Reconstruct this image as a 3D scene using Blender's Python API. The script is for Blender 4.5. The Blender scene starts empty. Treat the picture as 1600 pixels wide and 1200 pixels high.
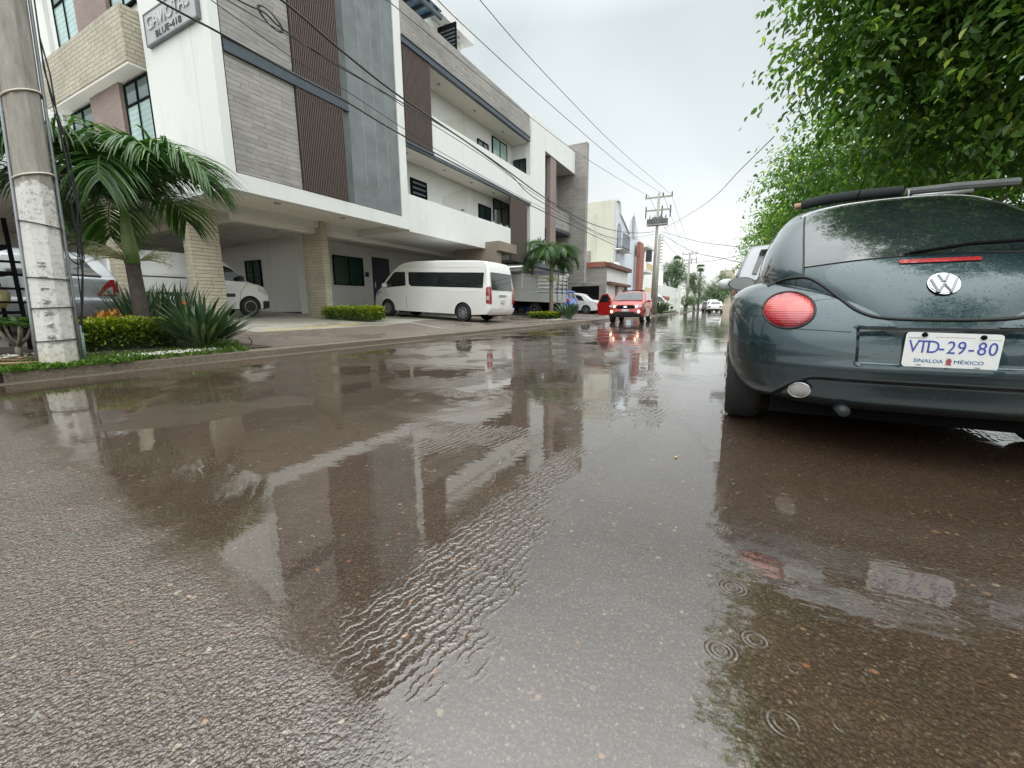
import bpy, bmesh, math, random
import numpy as np
from mathutils import Vector, Matrix
R = math.radians
random.seed(7); rng = np.random.default_rng(7)
scene = bpy.context.scene
col = scene.collection

# ------------------------------------------------------------------ camera
CAM_H = 0.75
YAW, PITCH, ROLL, FPX = 28.3, -10.25, -0.4, 655.0
cy, sy = math.cos(R(YAW)), math.sin(R(YAW)); cp, sp = math.cos(R(PITCH)), math.sin(R(PITCH))
cr, sr = math.cos(R(ROLL)), math.sin(R(ROLL))
Fv = Vector((cp*cy, cp*sy, sp)); Rt0 = Vector((sy, -cy, 0)); U0 = Rt0.cross(Fv)
RT = cr*Rt0 + sr*U0; UP = -sr*Rt0 + cr*U0
cd = bpy.data.cameras.new('camera'); cam = bpy.data.objects.new('camera', cd); col.objects.link(cam)
cd.sensor_width = 36; cd.lens = FPX/1600*36; cd.clip_start = 0.05; cd.clip_end = 2000
cam.matrix_world = Matrix(((RT.x, UP.x, -Fv.x, 0), (RT.y, UP.y, -Fv.y, 0), (RT.z, UP.z, -Fv.z, CAM_H), (0, 0, 0, 1)))
scene.camera = cam

def ray(px, py): return RT*((px-800)/FPX) - UP*((py-600)/FPX) + Fv
def PX(px, py, X):
    d = ray(px, py); t = X/d.x; return Vector((X, d.y*t, CAM_H+d.z*t))
def PY(px, py, Y):
    d = ray(px, py); t = Y/d.y; return Vector((d.x*t, Y, CAM_H+d.z*t))

# ------------------------------------------------------------------ sky and light (overcast, wet day)
SUN_EL, SUN_AZ = 52, 215      # soft light from behind and to the right of the camera
w = bpy.data.worlds.new('World'); scene.world = w; w.use_nodes = True
nt = w.node_tree; nt.nodes.clear()
out = nt.nodes.new('ShaderNodeOutputWorld'); bg = nt.nodes.new('ShaderNodeBackground')
tc = nt.nodes.new('ShaderNodeTexCoord'); sep = nt.nodes.new('ShaderNodeSeparateXYZ')
nt.links.new(tc.outputs['Generated'], sep.inputs[0])
rmp = nt.nodes.new('ShaderNodeValToRGB'); e = rmp.color_ramp.elements
e[0].position = 0.0; e[0].color = (0.74, 0.74, 0.70, 1)
e[1].position = 1.0; e[1].color = (1.45, 1.5, 1.5, 1)
for p, c in ((0.10, (0.67, 0.69, 0.68, 1)), (0.28, (0.52, 0.56, 0.562, 1)), (0.5, (0.45, 0.495, 0.503, 1)), (0.62, (0.72, 0.78, 0.79, 1)), (0.8, (1.25, 1.30, 1.30, 1))):
    k = rmp.color_ramp.elements.new(p); k.color = c
nt.links.new(sep.outputs['Z'], rmp.inputs[0])
nz = nt.nodes.new('ShaderNodeTexNoise'); nz.inputs['Scale'].default_value = 2.2; nz.inputs['Detail'].default_value = 4; nz.inputs['Distortion'].default_value = .6
nt.links.new(tc.outputs['Generated'], nz.inputs['Vector'])
mr = nt.nodes.new('ShaderNodeMapRange'); mr.inputs['From Min'].default_value = .3; mr.inputs['From Max'].default_value = .7
mr.inputs['To Min'].default_value = .90; mr.inputs['To Max'].default_value = 1.09
nt.links.new(nz.outputs['Fac'], mr.inputs['Value'])
# brighter cloud round the hidden sun
sd = Vector((math.cos(R(SUN_EL))*math.cos(R(SUN_AZ)), math.cos(R(SUN_EL))*math.sin(R(SUN_AZ)), math.sin(R(SUN_EL))))
dt = nt.nodes.new('ShaderNodeVectorMath'); dt.operation = 'DOT_PRODUCT'; dt.inputs[1].default_value = sd
nt.links.new(tc.outputs['Generated'], dt.inputs[0])
m2 = nt.nodes.new('ShaderNodeMapRange'); m2.inputs['From Min'].default_value = -0.1; m2.inputs['From Max'].default_value = 1
m2.inputs['To Min'].default_value = 1.0; m2.inputs['To Max'].default_value = 1.55
nt.links.new(dt.outputs['Value'], m2.inputs['Value'])
mm = nt.nodes.new('ShaderNodeMath'); mm.operation = 'MULTIPLY'
nt.links.new(mr.outputs[0], mm.inputs[0]); nt.links.new(m2.outputs[0], mm.inputs[1])
sk = nt.nodes.new('ShaderNodeTexSky'); sk.sky_type = 'NISHITA'; sk.sun_disc = False
sk.sun_elevation = R(SUN_EL); sk.sun_rotation = R(90-SUN_AZ)
vm = nt.nodes.new('ShaderNodeVectorMath'); vm.operation = 'SCALE'
nt.links.new(rmp.outputs[0], vm.inputs[0]); nt.links.new(mm.outputs[0], vm.inputs['Scale'])
vs = nt.nodes.new('ShaderNodeVectorMath'); vs.operation = 'SCALE'; vs.inputs['Scale'].default_value = 0.006
nt.links.new(sk.outputs[0], vs.inputs[0])
va = nt.nodes.new('ShaderNodeVectorMath'); va.operation = 'ADD'
nt.links.new(vm.outputs[0], va.inputs[0]); nt.links.new(vs.outputs[0], va.inputs[1])
nt.links.new(va.outputs[0], bg.inputs[0]); bg.inputs[1].default_value = 1.0
nt.links.new(bg.outputs[0], out.inputs[0])
sl = bpy.data.lights.new('sun', 'SUN'); sl.energy = 1.3; sl.angle = R(115); sl.color = (1, .985, .95)
so = bpy.data.objects.new('sun', sl); col.objects.link(so); so.rotation_euler = sd.to_track_quat('Z', 'Y').to_euler()
scene.view_settings.view_transform = 'Standard'; scene.view_settings.look = 'None'
scene.view_settings.exposure = 0.62; scene.view_settings.gamma = 1
scene.render.engine = 'CYCLES'
scene.cycles.max_bounces = 6; scene.cycles.transparent_max_bounces = 8; scene.cycles.caustics_reflective = False; scene.cycles.caustics_refractive = False

# ------------------------------------------------------------------ mesh helpers
class MB:
    def __init__(s): s.v = []; s.f = []; s.m = []
    def add(s, vs, fs, mi=0):
        o = len(s.v); s.v += [tuple(p) for p in vs]; s.f += [tuple(i+o for i in f) for f in fs]; s.m += [mi]*len(fs); return s
    def box(s, x0, x1, y0, y1, z0, z1, mi=0, M=None):
        vs = [Vector((x, y, z)) for x in (x0, x1) for y in (y0, y1) for z in (z0, z1)]
        if M is not None: vs = [M @ p for p in vs]
        return s.add(vs, [(0, 1, 3, 2), (4, 6, 7, 5), (0, 4, 5, 1), (2, 3, 7, 6), (0, 2, 6, 4), (1, 5, 7, 3)], mi)
    def tube(s, pts, rad, n=8, mi=0, cap=True):
        pts = [Vector(p) for p in pts]; k = len(pts)
        if not hasattr(rad, '__len__'): rad = [rad]*k
        rings = []; prev = None
        for i, p in enumerate(pts):
            t = (pts[min(i+1, k-1)]-pts[max(i-1, 0)]).normalized()
            if prev is None:
                a = Vector((0, 0, 1)) if abs(t.z) < .9 else Vector((1, 0, 0)); u = t.cross(a).normalized()
            else: u = (prev - t*prev.dot(t)).normalized()
            prev = u; v2 = t.cross(u)
            rings.append([p+(u*math.cos(2*math.pi*j/n)+v2*math.sin(2*math.pi*j/n))*rad[i] for j in range(n)])
        vs = [q for r_ in rings for q in r_]; fs = []
        for i in range(k-1):
            for j in range(n): fs.append((i*n+j, i*n+(j+1) % n, (i+1)*n+(j+1) % n, (i+1)*n+j))
        if cap: fs.append(tuple(range(n-1, -1, -1))); fs.append(tuple((k-1)*n+j for j in range(n)))
        return s.add(vs, fs, mi)
    def lathe(s, prof, c=(0, 0, 0), axis='z', n=24, mi=0):
        # prof: (radius, height) pairs
        vs = []; fs = []; k = len(prof)
        for r_, h in prof:
            for j in range(n):
                a = 2*math.pi*j/n; p = (r_*math.cos(a), r_*math.sin(a), h)
                if axis == 'y': p = (p[0], p[2], p[1])
                if axis == 'x': p = (p[2], p[0], p[1])
                vs.append((p[0]+c[0], p[1]+c[1], p[2]+c[2]))
        for i in range(k-1):
            for j in range(n): fs.append((i*n+j, i*n+(j+1) % n, (i+1)*n+(j+1) % n, (i+1)*n+j))
        fs.append(tuple(range(n))); fs.append(tuple((k-1)*n+j for j in range(n)))
        return s.add(vs, fs, mi)
    def build(s, name, mat=None, parent=None, smooth=False, bevel=0, angle=None):
        me = bpy.data.meshes.new(name); me.from_pydata(s.v, [], s.f)
        mats = mat if isinstance(mat, (list, tuple)) else [mat]
        for m in mats:
            if m: me.materials.append(m)
        if len(mats) > 1: me.polygons.foreach_set('material_index', s.m)
        bm = bmesh.new(); bm.from_mesh(me); bmesh.ops.recalc_face_normals(bm, faces=bm.faces); bm.to_mesh(me); bm.free()
        if smooth:
            me.polygons.foreach_set('use_smooth', [True]*len(me.polygons))
            if angle: me.set_sharp_from_angle(angle=R(angle))
        o = bpy.data.objects.new(name, me); col.objects.link(o)
        if parent: o.parent = parent
        if bevel:
            b = o.modifiers.new('bevel', 'BEVEL'); b.width = bevel; b.segments = 2; b.limit_method = 'ANGLE'; b.angle_limit = R(40)
        return o

def tag(o, label=None, cat=None, group=None, kind=None):
    if label: o['label'] = label
    if cat: o['category'] = cat
    if group: o['group'] = group
    if kind: o['kind'] = kind
    return o
def empty(name, loc=(0, 0, 0), rz=0, label=None, cat=None, group=None):
    o = bpy.data.objects.new(name, None); col.objects.link(o); o.location = loc; o.rotation_euler = (0, 0, rz); o.empty_display_size = .2
    return tag(o, label, cat, group)
def copy_tree(o, parent=None):
    c = o.copy(); col.objects.link(c)
    if parent: c.parent = parent
    for ch in list(o.children): copy_tree(ch, c)
    return c
def box(name, m, parent, x0, x1, y0, y1, z0, z1, bevel=0):
    return MB().box(x0, x1, y0, y1, z0, z1).build(name, m, parent, bevel=bevel)

# fast quad mesh from numpy (n,k,3) polygons
def polys_mesh(name, P, mat, parent=None, tone=None, smooth=False):
    n, k, _ = P.shape
    me = bpy.data.meshes.new(name); me.vertices.add(n*k); me.vertices.foreach_set('co', P.reshape(-1).astype(np.float32))
    me.loops.add(n*k); me.loops.foreach_set('vertex_index', np.arange(n*k, dtype=np.int32))
    me.polygons.add(n); me.polygons.foreach_set('loop_start', np.arange(0, n*k, k, dtype=np.int32)); me.polygons.foreach_set('loop_total', np.full(n, k, dtype=np.int32))
    me.update(calc_edges=True)
    if tone is not None:
        a = me.attributes.new('tone', 'FLOAT', 'FACE'); a.data.foreach_set('value', tone.astype(np.float32))
    me.materials.append(mat)
    o = bpy.data.objects.new(name, me); col.objects.link(o)
    if parent: o.parent = parent
    return o
def nrm(a): return a/np.maximum(np.linalg.norm(a, axis=-1, keepdims=True), 1e-9)
def leaf_polys(base, tip_dir, nor, L, wd, curl=.15):
    """two quads per leaf, folded along the midrib; returns (2n,4,3)"""
    t = nrm(tip_dir); b = nrm(np.cross(t, nor)); nn = nrm(np.cross(b, t))
    L = L[:, None]; W_ = (wd[:, None])
    tip = base+t*L - nn*L*curl
    l1 = base+t*L*.3+b*W_*.5+nn*L*.06; l2 = base+t*L*.68+b*W_*.42+nn*L*.0
    r1 = base+t*L*.3-b*W_*.5+nn*L*.06; r2 = base+t*L*.68-b*W_*.42+nn*L*.0
    A = np.stack([base, l1, l2, tip], 1); B = np.stack([base, tip, r2, r1], 1)
    return np.concatenate([A, B], 0)

# ------------------------------------------------------------------ material helpers
def new_mat(name):
    m = bpy.data.materials.new(name); m.use_nodes = True; return m, m.node_tree, m.node_tree.nodes['Principled BSDF']
class NT:
    def __init__(s, nt): s.nt = nt
    def n(s, t, **kw):
        k = s.nt.nodes.new(t)
        for a, b in kw.items():
            if a.startswith('i_'):
                key = a[2:]; key = int(key) if key.isdigit() else key.replace('_', ' ')
                k.inputs[key].default_value = b
            else: setattr(k, a, b)
        return k
    def l(s, a, b): s.nt.links.new(a, b)
    def math(s, op, a, b=None, c=None, clamp=False):
        k = s.nt.nodes.new('ShaderNodeMath'); k.operation = op; k.use_clamp = clamp
        for i, x in enumerate((a, b, c)):
            if x is None: continue
            if isinstance(x, (int, float)): k.inputs[i].default_value = x
            else: s.l(x, k.inputs[i])
        return k.outputs[0]
    def ramp(s, fac, stops):
        k = s.nt.nodes.new('ShaderNodeValToRGB'); e = k.color_ramp.elements
        while len(e) < len(stops): e.new(.5)
        for i, (p, c) in enumerate(stops):
            e[i].position = p; e[i].color = (*c, 1) if len(c) == 3 else c
        s.l(fac, k.inputs[0]); return k.outputs[0]
    def mix(s, fac, a, b, mode='MIX'):
        k = s.nt.nodes.new('ShaderNodeMix'); k.data_type = 'RGBA'; k.blend_type = mode
        for idx, x in ((0, fac), (6, a), (7, b)):
            if isinstance(x, (int, float)): k.inputs[idx].default_value = x
            elif isinstance(x, tuple): k.inputs[idx].default_value = (*x, 1) if len(x) == 3 else x
            else: s.l(x, k.inputs[idx])
        return k.outputs[2]
    def maprange(s, v, a, b, c, d, smooth=False):
        k = s.nt.nodes.new('ShaderNodeMapRange'); k.clamp = True
        if smooth: k.interpolation_type = 'SMOOTHSTEP'
        s.l(v, k.inputs[0])
        for i, x in enumerate((a, b, c, d)): k.inputs[i+1].default_value = x
        return k.outputs[0]
    def coord(s, out='Object'):
        return s.nt.nodes.new('ShaderNodeTexCoord').outputs[out]
    def noise(s, vec, scale, detail=3, rough=.55, dist=0):
        k = s.n('ShaderNodeTexNoise'); k.inputs['Scale'].default_value = scale; k.inputs['Detail'].default_value = detail
        k.inputs['Roughness'].default_value = rough; k.inputs['Distortion'].default_value = dist
        s.l(vec, k.inputs['Vector']); return k.outputs['Fac']
    def bump(s, h, strength, dist, prev=None):
        k = s.n('ShaderNodeBump'); k.inputs['Strength'].default_value = strength; k.inputs['Distance'].default_value = dist
        s.l(h, k.inputs['Height'])
        if prev is not None: s.l(prev, k.inputs['Normal'])
        return k.outputs[0]
def vcomb(T, x, y, z=0.0):
    k = T.n('ShaderNodeCombineXYZ')
    for i, q in enumerate((x, y, z)):
        if isinstance(q, (int, float)): k.inputs[i].default_value = q
        else: T.l(q, k.inputs[i])
    return k.outputs[0]

def plain(name, c, rough=.6, metal=0, var=.12, scale=3, bump=.15, coat=0, spec=.5, emit=None, es=1):
    m, nt, P = new_mat(name); T = NT(nt)
    v = T.coord(); f = T.noise(v, scale, 5, .6)
    lo = tuple(x*(1-var) for x in c); hi = tuple(min(1, x*(1+var)) for x in c)
    T.l(T.ramp(f, [(.3, lo), (.7, hi)]), P.inputs['Base Color'])
    P.inputs['Roughness'].default_value = rough; P.inputs['Metallic'].default_value = metal
    P.inputs['Specular IOR Level'].default_value = spec
    if coat: P.inputs['Coat Weight'].default_value = coat; P.inputs['Coat Roughness'].default_value = .04
    if bump: T.l(T.bump(T.noise(v, scale*12, 4), bump, .01), P.inputs['Normal'])
    if emit: P.inputs['Emission Color'].default_value = (*emit, 1); P.inputs['Emission Strength'].default_value = es
    return m
def plaster(name, c, stain=.12, dark=(.35, .34, .30)):
    m, nt, P = new_mat(name); T = NT(nt); v = T.coord()
    s = T.n('ShaderNodeSeparateXYZ'); T.l(v, s.inputs[0])
    u = T.math('ADD', s.outputs[0], s.outputs[1])
    streak = T.noise(vcomb(T, T.math('MULTIPLY', u, 3.0), T.math('MULTIPLY', s.outputs[2], .25)), 1.0, 6, .65)
    big = T.noise(v, .7, 4)
    f = T.maprange(T.math('MULTIPLY', streak, big), .27, .5, 0, stain)
    fine = T.noise(v, 60, 3)
    c1 = T.mix(f, c, dark)
    c2 = T.mix(T.maprange(fine, .3, .7, 0, .08), c1, tuple(x*.8 for x in c))
    T.l(c2, P.inputs['Base Color']); P.inputs['Roughness'].default_value = .82
    T.l(T.bump(T.noise(v, 90, 3), .25, .004), P.inputs['Normal'])
    return m
def stone(name, cols, bw=.85, bh=.115, mortar=(.10, .095, .085), wet=.0, bstr=.8):
    """stacked plank-like stone cladding, laid in the plane of the wall"""
    m, nt, P = new_mat(name); T = NT(nt); v = T.coord()
    s = T.n('ShaderNodeSeparateXYZ'); T.l(v, s.inputs[0])
    u = T.math('ADD', s.outputs[0], s.outputs[1])
    wob = T.math('MULTIPLY', T.math('SUBTRACT', T.noise(v, 1.4, 2), .5), .05)
    uv = vcomb(T, u, T.math('ADD', s.outputs[2], wob))
    br = T.n('ShaderNodeTexBrick'); br.offset = .37; br.offset_frequency = 2; br.squash = .6; br.squash_frequency = 3
    T.l(uv, br.inputs['Vector']); br.inputs['Scale'].default_value = 1; br.inputs['Brick Width'].default_value = bw; br.inputs['Row Height'].default_value = bh
    br.inputs['Mortar Size'].default_value = .006; br.inputs['Mortar Smooth'].default_value = .4
    br.inputs['Color1'].default_value = (*cols[0], 1); br.inputs['Color2'].default_value = (*cols[1], 1); br.inputs['Mortar'].default_value = (*mortar, 1)
    grain = T.noise(vcomb(T, T.math('MULTIPLY', u, 1.5), T.math('MULTIPLY', s.outputs[2], 14)), 2.5, 6, .65)
    c = T.mix(T.maprange(grain, .3, .72, 0, .75), br.outputs[0], cols[2])
    patch = T.noise(v, .9, 3)
    c = T.mix(T.maprange(patch, .45, .7, 0, .4), c, tuple(x*.62 for x in cols[1]))
    T.l(c, P.inputs['Base Color']); P.inputs['Roughness'].default_value = .7-wet
    h = T.math('ADD', T.math('MULTIPLY', br.outputs['Fac'], -1.2), T.math('MULTIPLY', grain, .5))
    T.l(T.bump(h, bstr, .02), P.inputs['Normal'])
    return m
def glass_mat(name, c=(.02, .03, .03), rough=.04, tint=None):
    m, nt, P = new_mat(name); T = NT(nt); v = T.coord()
    if tint:
        s = T.n('ShaderNodeSeparateXYZ'); T.l(v, s.inputs[0])
        wv = T.math('SINE', T.math('MULTIPLY', s.outputs[2], 48))
        T.l(T.mix(T.maprange(T.noise(v, 1.1, 3), .38, .62, 0, .55), T.mix(T.maprange(wv, -.9, .9, 0, 1), tint, tuple(x*.78 for x in tint)), tuple(x*.45 for x in tint)), P.inputs['Base Color'])
    else: T.l(T.ramp(T.noise(v, 2, 3), [(.3, c), (.8, tuple(x*1.8+.004 for x in c))]), P.inputs['Base Color'])
    P.inputs['Roughness'].default_value = rough; P.inputs['Specular IOR Level'].default_value = .6
    P.inputs['Coat Weight'].default_value = .5; P.inputs['Coat Roughness'].default_value = .02
    T.l(T.bump(T.noise(v, 2.5, 2), .04, .02), P.inputs['Normal'])
    return m
def paint(name, c, metal=.0, rough=.35, drops=True, dscale=55, dirt=.25, flake=0, dstr=.35):
    m, nt, P = new_mat(name); T = NT(nt); v = T.coord()
    dn = T.noise(v, 1.6, 5, .6); s = T.n('ShaderNodeSeparateXYZ'); T.l(v, s.inputs[0])
    low = T.maprange(s.outputs[2], .15, .6, 1, 0)
    f = T.math('MULTIPLY', T.maprange(dn, .35, .7, .1, 1), T.math('MULTIPLY', low, dirt), clamp=True)
    T.l(T.mix(f, c, (.09, .075, .06)), P.inputs['Base Color'])
    P.inputs['Metallic'].default_value = metal; P.inputs['Roughness'].default_value = rough
    P.inputs['Coat Weight'].default_value = 1; P.inputs['Coat Roughness'].default_value = .03; P.inputs['Coat IOR'].default_value = 1.5
    if drops:
        h = None
        for sc, th in ((dscale, .30), (dscale*2.1, .34)):
            vo = T.n('ShaderNodeTexVoronoi'); vo.inputs['Scale'].default_value = sc; vo.inputs['Randomness'].default_value = 1; T.l(v, vo.inputs['Vector'])
            sc_ = T.n('ShaderNodeSeparateXYZ'); T.l(vo.outputs['Color'], sc_.inputs[0])
            rad = T.maprange(sc_.outputs[0], .35, 1, 0, th)
            d = T.math('DIVIDE', vo.outputs['Distance'], T.math('MAXIMUM', rad, .02))
            bead = T.math('SQRT', T.math('MAXIMUM', T.math('SUBTRACT', 1, T.math('MULTIPLY', d, d)), 0))
            bead = T.math('MULTIPLY', bead, T.math('MULTIPLY', rad, 1/sc))
            h = bead if h is None else T.math('MAXIMUM', h, bead)
        b = T.bump(h, dstr, 1.0)
        T.l(b, P.inputs['Coat Normal'])
    return m
def leaf_mat(name, lo, mid, hi, gloss=.35, trans=.3):
    m, nt, P = new_mat(name); T = NT(nt)
    at = T.n('ShaderNodeAttribute', attribute_name='tone')
    c = T.ramp(at.outputs['Fac'], [(0, lo), (.55, mid), (1, hi)])
    T.l(c, P.inputs['Base Color']); P.inputs['Roughness'].default_value = gloss; P.inputs['Specular IOR Level'].default_value = .5
    tr = T.n('ShaderNodeBsdfTranslucent'); T.l(T.mix(1.0, c, (1.0, 1.15, .55), 'MULTIPLY'), tr.inputs['Color'])
    mx = T.n('ShaderNodeMixShader'); mx.inputs[0].default_value = trans
    T.l(P.outputs[0], mx.inputs[1]); T.l(tr.outputs[0], mx.inputs[2]); T.l(mx.outputs[0], nt.nodes['Material Output'].inputs['Surface'])
    return m

M = {}
M['white'] = plaster('white_plaster', (.66, .67, .65), .34)
M['white2'] = plaster('weathered_white_plaster', (.84, .85, .84), .25)
M['blue_white'] = plaster('pale_blue_plaster', (.58, .64, .70), .35)
M['soffit'] = plaster('soffit_plaster', (.80, .78, .72), .1)
M['greywall'] = plaster('grey_plaster', (.60, .59, .55), .3)
M['cream'] = plaster('cream_plaster', (.58, .58, .49), .45)
M['stone_grey'] = stone('grey_plank_stone', ((.30, .287, .265), (.18, .172, .158), (.38, .362, .33)))
M['stone_tan'] = stone('tan_plank_stone', ((.42, .38, .29), (.33, .30, .23), (.52, .48, .38)), .42, .105, bstr=1.3)
M['stone_pillar'] = stone('pale_plank_stone', ((.56, .50, .38), (.46, .41, .31), (.62, .57, .46)), .60, .098, bstr=1.1)
M['stone_brown'] = stone('brown_wall_stone', ((.26, .21, .16), (.19, .15, .12), (.30, .26, .2)), .9, .5, bstr=.3)
M['brick_brown'] = stone('mauve_brown_tile', ((.27, .20, .18), (.22, .16, .145), (.32, .25, .22)), .3, .06, bstr=.4)
M['slat'] = plain('dark_brown_slat', (.092, .066, .054), .5, scale=6)
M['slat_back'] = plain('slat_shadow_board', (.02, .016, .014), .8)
M['steel'] = plain('dark_steel', (.06, .075, .09), .35, .3)
M['concrete_green'] = plain('green_grey_render', (.145, .168, .168), .75, scale=1.6, var=.22)
M['concrete_dark'] = plain('dark_grey_render', (.085, .10, .103), .75, scale=2.5, var=.2)
M['black'] = plain('matt_black', (.007, .007, .008), .95, spec=.08)
M['dark'] = plain('dark_grey_metal', (.03, .033, .038), .45)
M['navy'] = plain('navy_door', (.018, .022, .045), .4)
M['glass'] = glass_mat('dark_window_glass', (.012, .022, .024))
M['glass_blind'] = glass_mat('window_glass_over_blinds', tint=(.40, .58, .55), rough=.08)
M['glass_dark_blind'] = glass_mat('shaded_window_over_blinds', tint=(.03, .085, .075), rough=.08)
M['carglass'] = glass_mat('car_glass', (.010, .014, .015), .02)
M['tyre'] = plain('tyre_rubber', (.018, .018, .018), .75, scale=20)
M['rim'] = plain('alloy', (.45, .46, .47), .3, .8)
M['chrome'] = plain('chrome', (.6, .6, .6), .12, 1, bump=0)
M['red_lens'] = plain('red_lens', (.30, .006, .012), .15, coat=1, var=.25, scale=18, emit=(.5, .02, .03), es=.02)
M['white_lens'] = plain('clear_lens', (.55, .55, .55), .12, coat=1, var=.2, scale=20)
M['plate'] = plain('plate_white', (.74, .75, .74), .35, var=.04, bump=0)
M['blue_ink'] = plain('blue_ink', (.03, .06, .32), .5, bump=0)
M['grey_ink'] = plain('grey_ink', (.25, .26, .28), .5, bump=0)
M['darkplastic'] = plain('black_plastic', (.02, .021, .023), .5)
# ================================================================== THE GROUND
def sheet(name, pts, z, mat, kind='structure'):
    mb = MB(); mb.add([(x, y, z if not callable(z) else z(x, y)) for x, y in pts], [tuple(range(len(pts)))])
    o = mb.build(name, mat); return tag(o, kind=kind)
KERB = 6.85
def kx(x):      # kerb line: gentle bend towards the near left end
    return KERB + (0.12 if x < 0 else 0.0)
def gz(y): return .13 + .05*max(0, y-6.85)

def road_material():
    m, nt, P = new_mat('wet_asphalt'); T = NT(nt); v = T.coord(); s = T.n('ShaderNodeSeparateXYZ'); T.l(v, s.inputs[0]); X, Y = s.outputs[0], s.outputs[1]
    n_big = T.noise(v, .45, 4, .55, .4); n_mid = T.noise(v, 3.2, 5, .6); n_fine = T.noise(v, 38, 4, .7); n_grit = T.noise(v, 150, 3, .7)
    wn = T.n('ShaderNodeTexNoise'); wn.inputs['Scale'].default_value = 110; wn.inputs['Detail'].default_value = 2; T.l(v, wn.inputs['Vector'])
    sc_ = T.n('ShaderNodeVectorMath', operation='SCALE'); T.l(wn.outputs['Color'], sc_.inputs[0]); sc_.inputs['Scale'].default_value = .011
    ad_ = T.n('ShaderNodeVectorMath', operation='ADD'); T.l(v, ad_.inputs[0]); T.l(sc_.outputs[0], ad_.inputs[1]); vd = ad_.outputs[0]
    # aggregate: small stones everywhere, scattered larger pale ones
    def voro(sc, rnd=1.0):
        k = T.n('ShaderNodeTexVoronoi'); k.inputs['Scale'].default_value = sc; k.inputs['Randomness'].default_value = rnd; T.l(vd, k.inputs['Vector'])
        q = T.n('ShaderNodeSeparateXYZ'); T.l(k.outputs['Color'], q.inputs[0]); return k.outputs['Distance'], q.outputs
    d1, c1 = voro(95); d2, c2 = voro(42); d3, c3 = voro(190); d4, c4 = voro(17)
    base = T.ramp(n_mid, [(.3, (.032, .019, .012)), (.55, (.054, .035, .022)), (.75, (.084, .058, .039))])
    base = T.mix(T.maprange(n_grit, .45, .64, 0, .5), base, (.145, .115, .085))
    base = T.mix(T.math('MULTIPLY', T.maprange(n_big, .35, .65, 0, 1), .55), base, T.mix(.6, base, (.12, .060, .030)))
    base = T.mix(T.math('MULTIPLY', T.maprange(d1, .28, .5, 1, 0), .85), base, T.ramp(c1[2], [(0, (.022, .020, .019)), (.3, (.045, .036, .028)), (.6, (.10, .075, .052)), (.85, (.16, .125, .09)), (1, (.25, .18, .11))]))
    g3 = T.math('MULTIPLY', T.math('GREATER_THAN', c3[0], .62), T.math('LESS_THAN', d3, .42))
    base = T.mix(T.math('MULTIPLY', g3, .6), base, T.ramp(c3[1], [(0, (.03, .03, .03)), (.5, (.12, .11, .10)), (.8, (.30, .27, .23)), (1, (.2, .12, .07))]))
    g1 = T.math('MULTIPLY', T.math('GREATER_THAN', c1[0], .84), T.maprange(d1, .30, .38, 1, 0))
    base = T.mix(T.math('MULTIPLY', g1, .6), base, T.ramp(c1[1], [(0, (.035, .035, .036)), (.35, (.10, .10, .10)), (.6, (.22, .19, .15)), (.8, (.36, .33, .28)), (.93, (.26, .13, .06)), (1, (.5, .47, .4))]))
    g2 = T.math('MULTIPLY', T.math('GREATER_THAN', c2[0], .945), T.maprange(T.math('ADD', d2, T.math('MULTIPLY', T.math('SUBTRACT', n_grit, .5), .3)), .24, .30, 1, 0))
    base = T.mix(T.math('MULTIPLY', g2, .85), base, T.ramp(c2[1], [(0, (.42, .38, .30)), (.4, (.30, .20, .12)), (.6, (.36, .17, .08)), (.8, (.16, .16, .155)), (1, (.5, .46, .36))]))
    g4 = T.math('MULTIPLY', T.math('GREATER_THAN', c4[0], .972), T.maprange(T.math('ADD', d4, T.math('MULTIPLY', T.math('SUBTRACT', n_fine, .5), .25)), .14, .17, 1, 0))
    base = T.mix(g4, base, T.ramp(c4[1], [(0, (.34, .16, .07)), (.5, (.20, .17, .12)), (1, (.42, .38, .27))]))
    base_raw = base; P.inputs['Roughness'].default_value = .55; P.inputs['Specular IOR Level'].default_value = .25
    # water film: deep towards the middle of the street, drained in the near left corner
    drained = T.math('ADD', T.math('ADD', T.math('MULTIPLY', X, -1), T.math('MULTIPLY', T.math('MINIMUM', Y, 4), .13)), T.math('MULTIPLY', T.math('SUBTRACT', n_mid, .5), .35))
    dr = T.maprange(drained, -.46, -.20, 0, 1, True)          # 1 = drained, stones stand out of the film
    patch = T.maprange(T.noise(v, .9, 4, .6, .8), .52, .66, 0, 1, True)
    thin = T.math('MULTIPLY', patch, T.maprange(Y, .8, 5, .05, .55))
    thin = T.math('MULTIPLY', thin, T.maprange(X, 9, 16, 1, .25))
    dry = T.math('MAXIMUM', dr, thin, clamp=True)
    tintw = T.mix(dry, (.70, .59, .49), (.92, .90, .87)); base = T.mix(1.0, base_raw, tintw, 'MULTIPLY'); T.l(base, P.inputs['Base Color'])
    T.l(T.math('SUBTRACT', 1, T.math('MULTIPLY', dr, .18)), P.inputs['Coat Weight']); P.inputs['Coat IOR'].default_value = 2.2
    T.l(T.math('ADD', T.math('MULTIPLY', dry, .13), T.maprange(Y, -.6, .5, .05, .014)), P.inputs['Coat Roughness'])
    # heights of the film (metres)
    stones = T.math('ADD', T.math('MULTIPLY', T.math('SUBTRACT', .5, d1), .0036), T.math('ADD', T.math('MULTIPLY', n_fine, .0016), T.math('ADD', T.math('MULTIPLY', T.math('SUBTRACT', .5, d3), .0022), T.math('MULTIPLY', T.math('SUBTRACT', .5, d2), .0022))))
    rough_h = T.math('MULTIPLY', stones, T.math('ADD', T.math('MULTIPLY', T.math('POWER', dry, 1.5), 1.35), .004))
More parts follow.
